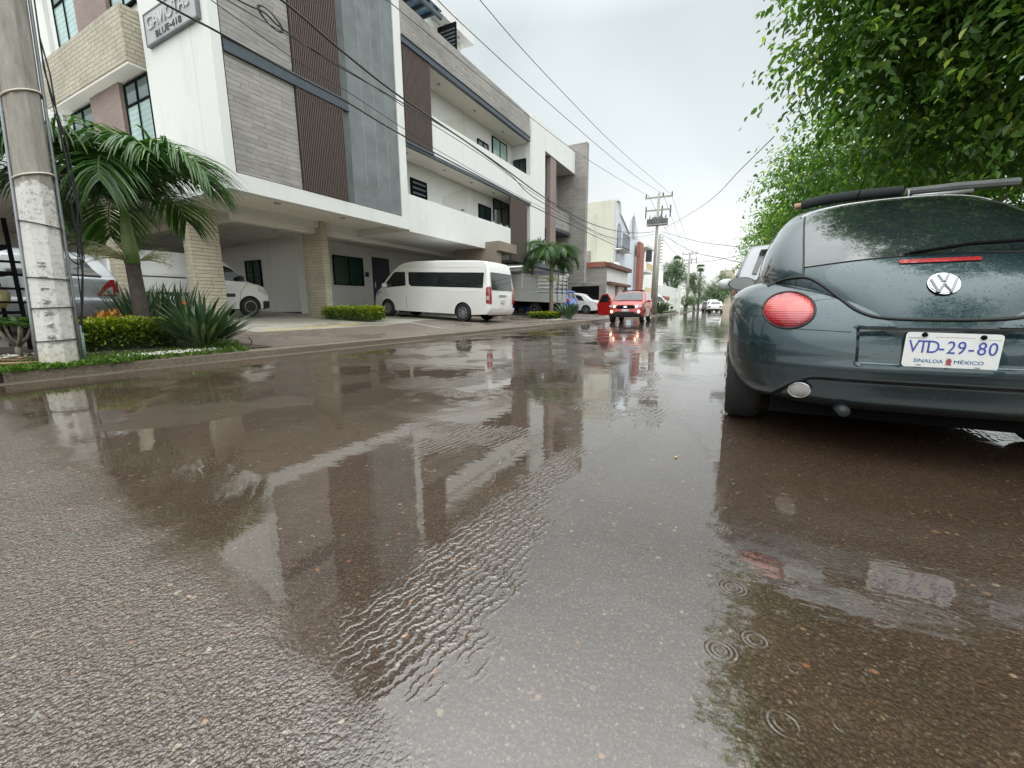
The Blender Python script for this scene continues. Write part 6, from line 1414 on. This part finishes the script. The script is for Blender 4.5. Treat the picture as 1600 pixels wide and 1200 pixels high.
def arched(x0, x1, z0, z1, y, par, iron=False):
    m_ = MB(); c_ = (x0+x1)/2; r_ = (x1-x0)/2; pr = [(x0, z0), (x1, z0), (x1, z1-r_)]+[(c_+r_*math.cos(R(t)), z1-r_+r_*1.0*math.sin(R(t))) for t in (20, 45, 70, 90, 110, 135, 160)]+[(x0, z1-r_)]
    k = len(pr); m_.add([(x, yy, z) for yy in (y-.03, y+.05) for x, z in pr], [tuple(range(k)), tuple(range(k, 2*k))]+[(i, (i+1) % k, k+(i+1) % k, k+i) for i in range(k)]); o = m_.build('window', M['glass'], par); o.location = -par.location
    if iron:
        m_ = MB(); zz = z0-.05
        for i in range(9): x = x0-.3+(x1-x0+1.2)*i/8; m_.box(x-.02, x+.02, y-.62, y-.58, zz, zz+1.15)
        m_.box(x0-.3, x1+.9, y-.62, y-.58, zz+1.1, zz+1.16); m_.box(x0-.3, x1+.9, y-.65, y, zz-.12, zz); q_ = m_.build('balcony_rail', M['dark'], par); q_.location = -par.location
xa, xb = PY(965, 350, 10.2).x, PY(971, 350, 10.2).x
arched(xa, xb, PY(964, 386, 10.2).z, PY(967, 348, 10.2).z, 10.2, h, True); arched(xa-.2, xb-.2, PY(964, 425, 10.2).z, PY(966, 393, 10.2).z, 10.2, h)
hb(h, 'canopy', 'white2', xa-.6, xb+1.6, 9.6, 10.2, PY(966, 392, 10.2).z, PY(966, 390, 10.2).z)
arched(PY(988, 350, 10.2).x, PY(992, 350, 10.2).x, PY(988, 372, 10.2).z, PY(990, 337, 10.2).z, 10.2, h)
hb(h, 'side_window', 'stone_grey', 37.93, 37.99, 12.3, 12.9, PX(940, 430, 38).z, PX(942, 391, 38).z); hb(h, 'pipe', 'greywall', 37.9, 37.98, 11.9, 12.0, 3.8, zt-1)
# dish aerial on the garage terrace
m_ = MB(); m_.lathe([(.001, 0), (.25, .03), (.42, .12)], (0, 0, 0), 'x', 18); q = PX(972, 423, 37); m_.v = [(p[0]+q.x, p[1]+q.y+.6, p[2]+q.z+.35) for p in m_.v]; m_.tube([(q.x, q.y+.6, q.z+.3), (q.x+.1, q.y+.6, q.z-.4)], .03, 5); tag(m_.build('satellite_dish', M['white']), 'white satellite dish on the garage terrace of the cream house', 'satellite dish')
# garage annex
g_ = house('garage_annex', 'single-storey stone garage annex with tiled eaves and two pale doors', (35, 11, 0)); gx0, gx1, gy = 32.6, 39.6, 9.3; gt = PX(939, 417, gx0).z
hb(g_, 'side_wall', 'stone_grey', gx0, gx0+.25, gy, 16, 0, gt); hb(g_, 'roof', 'roof_tile', gx0-.12, gx0+.5, gy+.05, 16, gt, gt+.38)
hb(g_, 'fascia', 'white', gx0+.26, gx1, gy, gy+.2, gt-1.05, gt); hb(g_, 'tiled_eave', 'tile_dark', gx0-.1, gx1+.1, gy-.35, gy+.06, gt, gt+.30); hb(g_, 'tiled_eave', 'tile_dark', gx0+.3, gx1, gy-.35, gy-.002, gt-1.3, gt-1.1)
hb(g_, 'terrace', 'greywall', gx0+.5, gx1, gy+.2, 16, gt-.2, gt)
xs_ = np.linspace(gx0, gx1, 6)
for i in range(3): hb(g_, 'column', 'brick_brown' if i else 'white', gx0+.26+i*3.2, gx0+.8+i*3.2, gy+.01, gy+.4, 0, gt-1.1)
for i in range(2): hb(g_, 'garage_door', 'garage_door', gx0+.8+i*3.2, gx0+3.46+i*3.2, gy+.15, gy+.25, 0, gt-1.1)
hb(g_, 'side_opening', 'black', gx0-.02, gx0+.001, PX(936, 460, gx0).y, PX(893, 460, gx0).y, .2, PX(920, 447, gx0).z)
# red brick tower and houses beyond
t_ = house('brick_tower_house', 'narrow house fronted by a tall red brick pier beyond the pale blue house', (50, 11, 0)); zr = PY(1003, 379, 9.6).z; xr_ = PY(1000, 420, 9.6).x
X1_ = PY(1000, 400, 9.6).x; X2_ = PY(1008, 400, 9.6).x
hb(t_, 'brick_pier', 'brick_red', X1_, (X1_+X2_)/2+.2, 9.6, 9.95, 0, zr); hb(t_, 'brick_pier', 'brick_red', (X1_+X2_)/2+.2, X2_, 9.7, 9.95, 0, zr-.6); hb(t_, 'wall', 'greywall', X1_-2, X2_, 10.6, 16, 0, zr-1); hb(t_, 'link_wall', 'white2', X1_+.4, X2_-.3, 9.96, 10.6, 0, zr-1.4)
hb(t_, 'window', 'glass', X1_-2, X1_-.2, 10.5, 10.58, zr-2.8, zr-1.2); hb(t_, 'window', 'glass', X1_-2, X1_-.2, 10.5, 10.58, zr-5.8, zr-3.8)
t2 = house('pink_balcony_house', 'pale house with open ochre balconies behind the two far poles', (60, 12, 0)); X3 = PY(1009, 400, 10.5).x; X4 = X3+4.5; zz = PY(1012, 383, 10.5).z
hb(t2, 'wall', 'white2', X3+.3, X4, 11.5, 16, 0, zz)
for z in (zz-.3, zz-3.2, zz-6.1): hb(t2, 'floor_slab', 'white', X3, X4, 10.3, 11.5, z, z+.3)
M['ochre'] = plaster('ochre_plaster', (.55, .47, .30), .3)
for z in (zz-3.0, zz-5.9): hb(t2, 'balcony_wall', 'ochre', X3+.2, X4, 10.32, 10.45, z, z+.9); hb(t2, 'window', 'glass', X3+1, X4-1, 11.42, 11.5, z+.9, z+2.3)
w4 = house('white_boundary_building', 'long low white building with a brick-red panel behind the white cargo van', (70, 12, 0)); X5, X6 = PY(1029, 460, 9.6).x, PY(1058, 460, 9.6).x
hb(w4, 'wall', 'white', X5+4, X6, 9.6, 14, 0, PY(1058, 451, 9.6).z); hb(w4, 'upper_wall', 'white2', X5+2, X6-9, 10.6, 15, 0, PY(1040, 425, 10.6).z)
hb(w4, 'panel', 'brick_red', PY(1034, 465, 9.58).x, PY(1046, 465, 9.58).x, 9.57, 9.6, PY(1040, 469, 9.58).z, PY(1040, 463, 9.58).z); hb(w4, 'gate', 'greywall', PY(1049, 470, 9.58).x, PY(1056, 470, 9.58).x, 9.56, 9.6, .1, PY(1052, 466, 9.58).z)
# right-hand far houses and a wall added to block sky under the ficus crowns
w5 = house('beige_house', 'beige flat-roofed house at the far right end of the street', (120, -4, 0)); M['beige'] = plaster('beige_plaster', (.50, .44, .34), .3)
q0 = PX(1126, 470, 110); q1 = PX(1150, 470, 110)
hb(w5, 'wall', 'beige', 110, 122, -6, q0.y-.6, 0, PX(1130, 455, 110).z); hb(w5, 'upper_wall', 'beige', 112, 122, -8, PX(1138, 440, 112).y, 0, PX(1138, 440, 112).z); hb(w5, 'window', 'glass', 111.9, 112.0, PX(1146, 460, 112).y, PX(1141, 460, 112).y, PX(1141, 462, 112).z, PX(1141, 454, 112).z)
w6 = house('distant_pale_block', 'pale block with a flat roof rising above the far right trees', (190, 2, 0)); q0 = PX(1125, 420, 190); q1 = PX(1148, 420, 190); hb(w6, 'wall', 'beige', 190, 200, q1.y, q0.y, 0, q0.z); hb(w6, 'roof_edge', 'white2', 189.8, 190, q1.y, q0.y, q0.z-.8, q0.z+.2)
gw = tag(MB().box(-30, 100, -7.7, -7.5, 0, 2.6).build('sky_block_wall', M['greywall']), 'plain grey wall added behind the ficus trees to block the sky under their crowns', 'wall')
# far trees
def simple_tree(label, px, py, X, w_px, h_px, n, seed, name='broadleaf_tree', tone=0, L=None, base=485, group='trees far down the street'):
    c_ = PX(px, py, X); wr_ = abs(PX(px-w_px/2, py, X).y-PX(px+w_px/2, py, X).y)/2; hr = (PX(px, py-h_px/2, X).z-PX(px, py+h_px/2, X).z)/2; rs = random.Random(seed); lob = [(0, 0, c_.z, min(wr_, hr)*.7)]
    for i in range(9): a = rs.uniform(0, 6.28); lob.append((rs.uniform(-.7, .7)*wr_, math.cos(a)*wr_*.68, c_.z+math.sin(a)*hr*.68, min(wr_, hr)*rs.uniform(.32, .5)))
    return tree(label, X, c_.y, 0, 0, lob, n, L or wr_*.10, seed, 'far_leaf', group, name, tr=.22, droop=.2, toneb=tone)
simple_tree('round grey-green tree behind the tall poles, left of the fan palms', 1052, 432, 78, 46, 40, 9000, 31)
simple_tree('darker tree behind the third power pole between the fan palms', 1087, 442, 84, 30, 36, 7500, 32, tone=.05)
simple_tree('low bright green bush-like tree right of the white gate post', 1072, 466, 66, 26, 34, 6000, 33, tone=.15)
simple_tree('low green tree behind the third power pole base', 1092, 464, 90, 26, 30, 6000, 34, tone=.05)
simple_tree('weeping green tree in front of the beige house', 1122, 448, 98, 42, 46, 10000, 35, tone=.1)
simple_tree('small green tree left of the weeping tree over the far parked vehicles', 1105, 460, 100, 22, 26, 2500, 36, tone=.05)
def fan_palm(label, px, pyt, X, seed, rad_px, group='fan palms above the far trees'):
    c_ = PX(px, pyt, X); rr = abs(PX(px-rad_px, pyt, X).y-c_.y); r = empty('fan_palm', (X, c_.y, 0), 0, label, 'palm tree', group); rs = np.random.default_rng(seed); MB().tube([(0, 0, 0), (0, 0, c_.z)], [.22, .14], 8).build('trunk', M['palm_trunk_grey'], r, smooth=True); polys = []; tn = []
    for i in range(34):
        az = rs.uniform(0, 6.28); el = R(rs.uniform(-55, 80)); d = np.array([math.cos(az)*math.cos(el), math.sin(az)*math.cos(el), math.sin(el)]); p = np.array([0, 0, c_.z])+d*rr*.45; s_ = nrm(np.cross(d, [0, 0, 1])+1e-6); u_ = np.cross(s_, d)
        for k in range(9): a = R(-75+150*k/8); dd = d*math.cos(a)+s_*math.sin(a); q = p+dd*rr*.62+np.array([0, 0, -.12])*rr; b_ = nrm(np.cross(dd, u_))*rr*.12; polys.append([p-b_*.4, p+b_*.4, q+b_*.3, q-b_*.3]); tn.append(rs.uniform(.0, .5))
    polys_mesh('crown', np.array(polys), M['palm_leaf'], r, np.array(tn)); return r
fan_palm('taller left fan palm above the round grey-green tree', 1058, 407, 92, 1, 9); fan_palm('right fan palm beyond the third power pole', 1095, 418, 100, 2, 8)
sheet('far_verge', [(44, 6.95), (75, 6.95), (75, 9.5), (44, 9.5)], .26, plain('wet_lawn', (.07, .13, .03), .8, scale=9, var=.4, bump=.8))
# ================================================================== CART AND SMALL THINGS AT FAR LEFT
M['black_bag'] = plain('black_plastic_bag', (.012, .012, .014), .28, scale=5, bump=.6); M['yellow_bag'] = plain('yellow_translucent_bag', (.60, .52, .24), .35, scale=5, var=.25, bump=.5)
M['green_pack'] = plain('bright_green_pack', (.16, .46, .06), .4, scale=9, var=.4); M['crate_wood'] = plain('pale_crate_wood', (.50, .30, .15), .7, scale=10, var=.3); M['pink'] = plain('pink_box', (.60, .16, .36), .5); M['aqua'] = plain('aqua_pack', (.32, .55, .52), .4, scale=7, var=.3)
CX, CYY = -.1, 9.0; g0 = gz(9.0)
ct = empty('street_cart', (CX+.4, CYY, g0), 0, 'black steel street cart with open shelves behind the concrete pole', 'cart')
def cbar(*b): return MB().box(*b)
for x in (-1.4, 1.65):
    for y in (-.4, .4): cbar(x-.02, x+.02, y-.02, y+.02, 0, 1.72 if x > 0 else 1.5).build('upright', M['black'], ct)
for z, nm in ((.50, 'shelf'), (1.02, 'shelf'), (1.36, 'shelf')): 
    m_ = MB(); m_.box(-1.4, 1.65, -.4, -.36, z-.02, z+.02); m_.box(-1.4, 1.65, .36, .4, z-.02, z+.02); m_.box(-1.38, 1.3, -.38, .38, z-.012, z-.004); m_.box(-1.42, -1.38, -.4, .4, z-.02, z+.02); m_.box(1.63, 1.67, -.4, .4, z-.02, z+.02); m_.build(nm, M['black'], ct)
m_ = MB()
for z in (.62, .80, .98, 1.15): m_.box(1.2, 1.72, -.43, -.40, z, z+.03)
m_.build('side_rack', M['black'], ct)
def blob(name, label, cat, c_, s_, mat, seed, amp=.12):
    rs = random.Random(seed); bm = bmesh.new(); bmesh.ops.create_icosphere(bm, subdivisions=3, radius=1)
    ph = [rs.uniform(0, 6) for _ in range(6)]
    for v_ in bm.verts:
        n_ = v_.co.copy(); k = 1+amp*(math.sin(n_.x*5+ph[0])+math.sin(n_.y*6+ph[1])*math.sin(n_.z*5+ph[2])+.6*math.sin(n_.z*11+ph[3])*math.sin(n_.x*9+ph[4])); v_.co = Vector((c_[0]+n_.x*s_[0]*k, c_[1]+n_.y*s_[1]*k, max(c_[2]-s_[2]*.82, c_[2]+n_.z*s_[2]*k)))
    me = bpy.data.meshes.new(name); bm.to_mesh(me); bm.free(); me.polygons.foreach_set('use_smooth', [True]*len(me.polygons)); me.materials.append(M[mat]); o = bpy.data.objects.new(name, me); col.objects.link(o); return tag(o, label, cat)
W0 = (CX+.4, CYY)
blob('rubbish_bag', 'large black plastic bag on the middle of the street cart', 'bag', (W0[0]+.15, W0[1], g0+.76), (.75, .34, .26), 'black_bag', 1)
blob('rubbish_bag', 'second black plastic bag at the left end of the street cart', 'bag', (W0[0]-.9, W0[1], g0+.74), (.45, .34, .24), 'black_bag', 2)
blob('plastic_bag', 'yellow translucent bag hung beside the black bag left of the pole', 'bag', (W0[0]+1.02, W0[1]-.2, g0+.79), (.15, .14, .16), 'yellow_bag', 3)
blob('plastic_bag', 'yellow bag showing just right of the concrete pole', 'bag', (W0[0]+1.50, W0[1]-.1, g0+.70), (.13, .12, .17), 'yellow_bag', 4)
for i, (x0, x1, z0, z1, mt) in enumerate(((-.2, .95, 1.045, 1.12, 'crate_wood'), (-.3, .9, 1.13, 1.23, 'crate_wood'))):
    c_ = MB(); yy = W0[1]; x0 += W0[0]; x1 += W0[0]; z0 += g0; z1 += g0; c_.box(x0, x1, yy-.3, yy-.28, z0, z1); c_.box(x0, x1, yy+.28, yy+.3, z0, z1); c_.box(x0, x0+.02, yy-.28, yy+.28, z0, z1); c_.box(x1-.02, x1, yy-.28, yy+.28, z0, z1); c_.box(x0, x1, yy-.28, yy+.28, z0, z0+.015)
    tag(c_.build('wooden_crate', M[mt]), ('lower', 'upper')[i]+' pale wooden crate tray on the upper shelf of the street cart', 'crate')
for i, (a, b_, z, m_, lab) in enumerate(((.15, .5, 1.38, 'green_pack', 'bright green packet on top of the street cart'), (.55, .95, 1.38, 'aqua', 'pale aqua packet beside the green packet on the cart top'), (-.5, .05, 1.38, 'aqua', 'pale aqua packet at the left of the green packet on the cart top'))):
    blob('packet', lab, 'packet', (W0[0]+(a+b_)/2, W0[1], g0+z+.07), ((b_-a)/2, .26, .09), m_, 20+i, .06)
tag(MB().box(W0[0]+.85, W0[0]+1.30, W0[1]-.42, W0[1]-.2, g0+.515, g0+.60).build('pink_box', M['pink'], None, bevel=.01), 'pink box on the cart shelf just left of the concrete pole', 'box')
# small yellow leaf litter on the wet road, a few individual leaves
rl_ = random.Random(9)
for i, (px, py) in enumerate(((1056, 715),)):
    d = ray(px, py); t = -CAM_H/d.z; p = Vector((d.x*t, d.y*t, .004)); m_ = MB(); m_.add([p+Vector((-.02, 0, 0)), p+Vector((0, .007, .003)), p+Vector((.02, 0, 0)), p+Vector((0, -.007, .003))], [(0, 1, 2, 3)]); tag(m_.build('fallen_leaf', M['crate_wood']), 'single small orange leaf floating on the wet road', 'leaf')
# dark root-like cable end on the drive near the kerb
q = PY(391, 540, 7.35); tag(MB().tube([(q.x, 7.35, gz(7.3)), (q.x+.03, 7.33, gz(7.3)+.07), (q.x-.01, 7.35, gz(7.3)+.14)], .009, 6).build('metal_stub', M['black'], None, smooth=True), 'short bent dark rod sticking up from the drive near the kerb', 'rod')
# potted succulents on the lower balcony parapet
for i, px in enumerate((723, 771, 782, 792)):
    p = PY(px, 330, FY+.08); r = empty('potted_plant', (p.x, FY+.08, 4.77), 0, ('first', 'second', 'third', 'fourth')[i]+' small potted plant from the left on the lower balcony parapet', 'potted plant', 'potted plants on the balcony parapet')
    MB().lathe([(.04, 0), (.055, .05), (.06, .06), (.05, .06)], (0, 0, 0), 'z', 12).build('pot', M['greywall'], r, smooth=True, angle=40)
    rs = np.random.default_rng(i); n = 40; d = rs.normal(0, .6, (n, 3)); d[:, 2] = 1; polys_mesh('leaves', leaf_polys(np.zeros((n, 3))+[0, 0, .05], d, rs.normal(0, 1, (n, 3)), rs.uniform(.06, .14, n), np.full(n, .03)), M['strap_leaf'], r, np.tile(rs.random(n), 2))
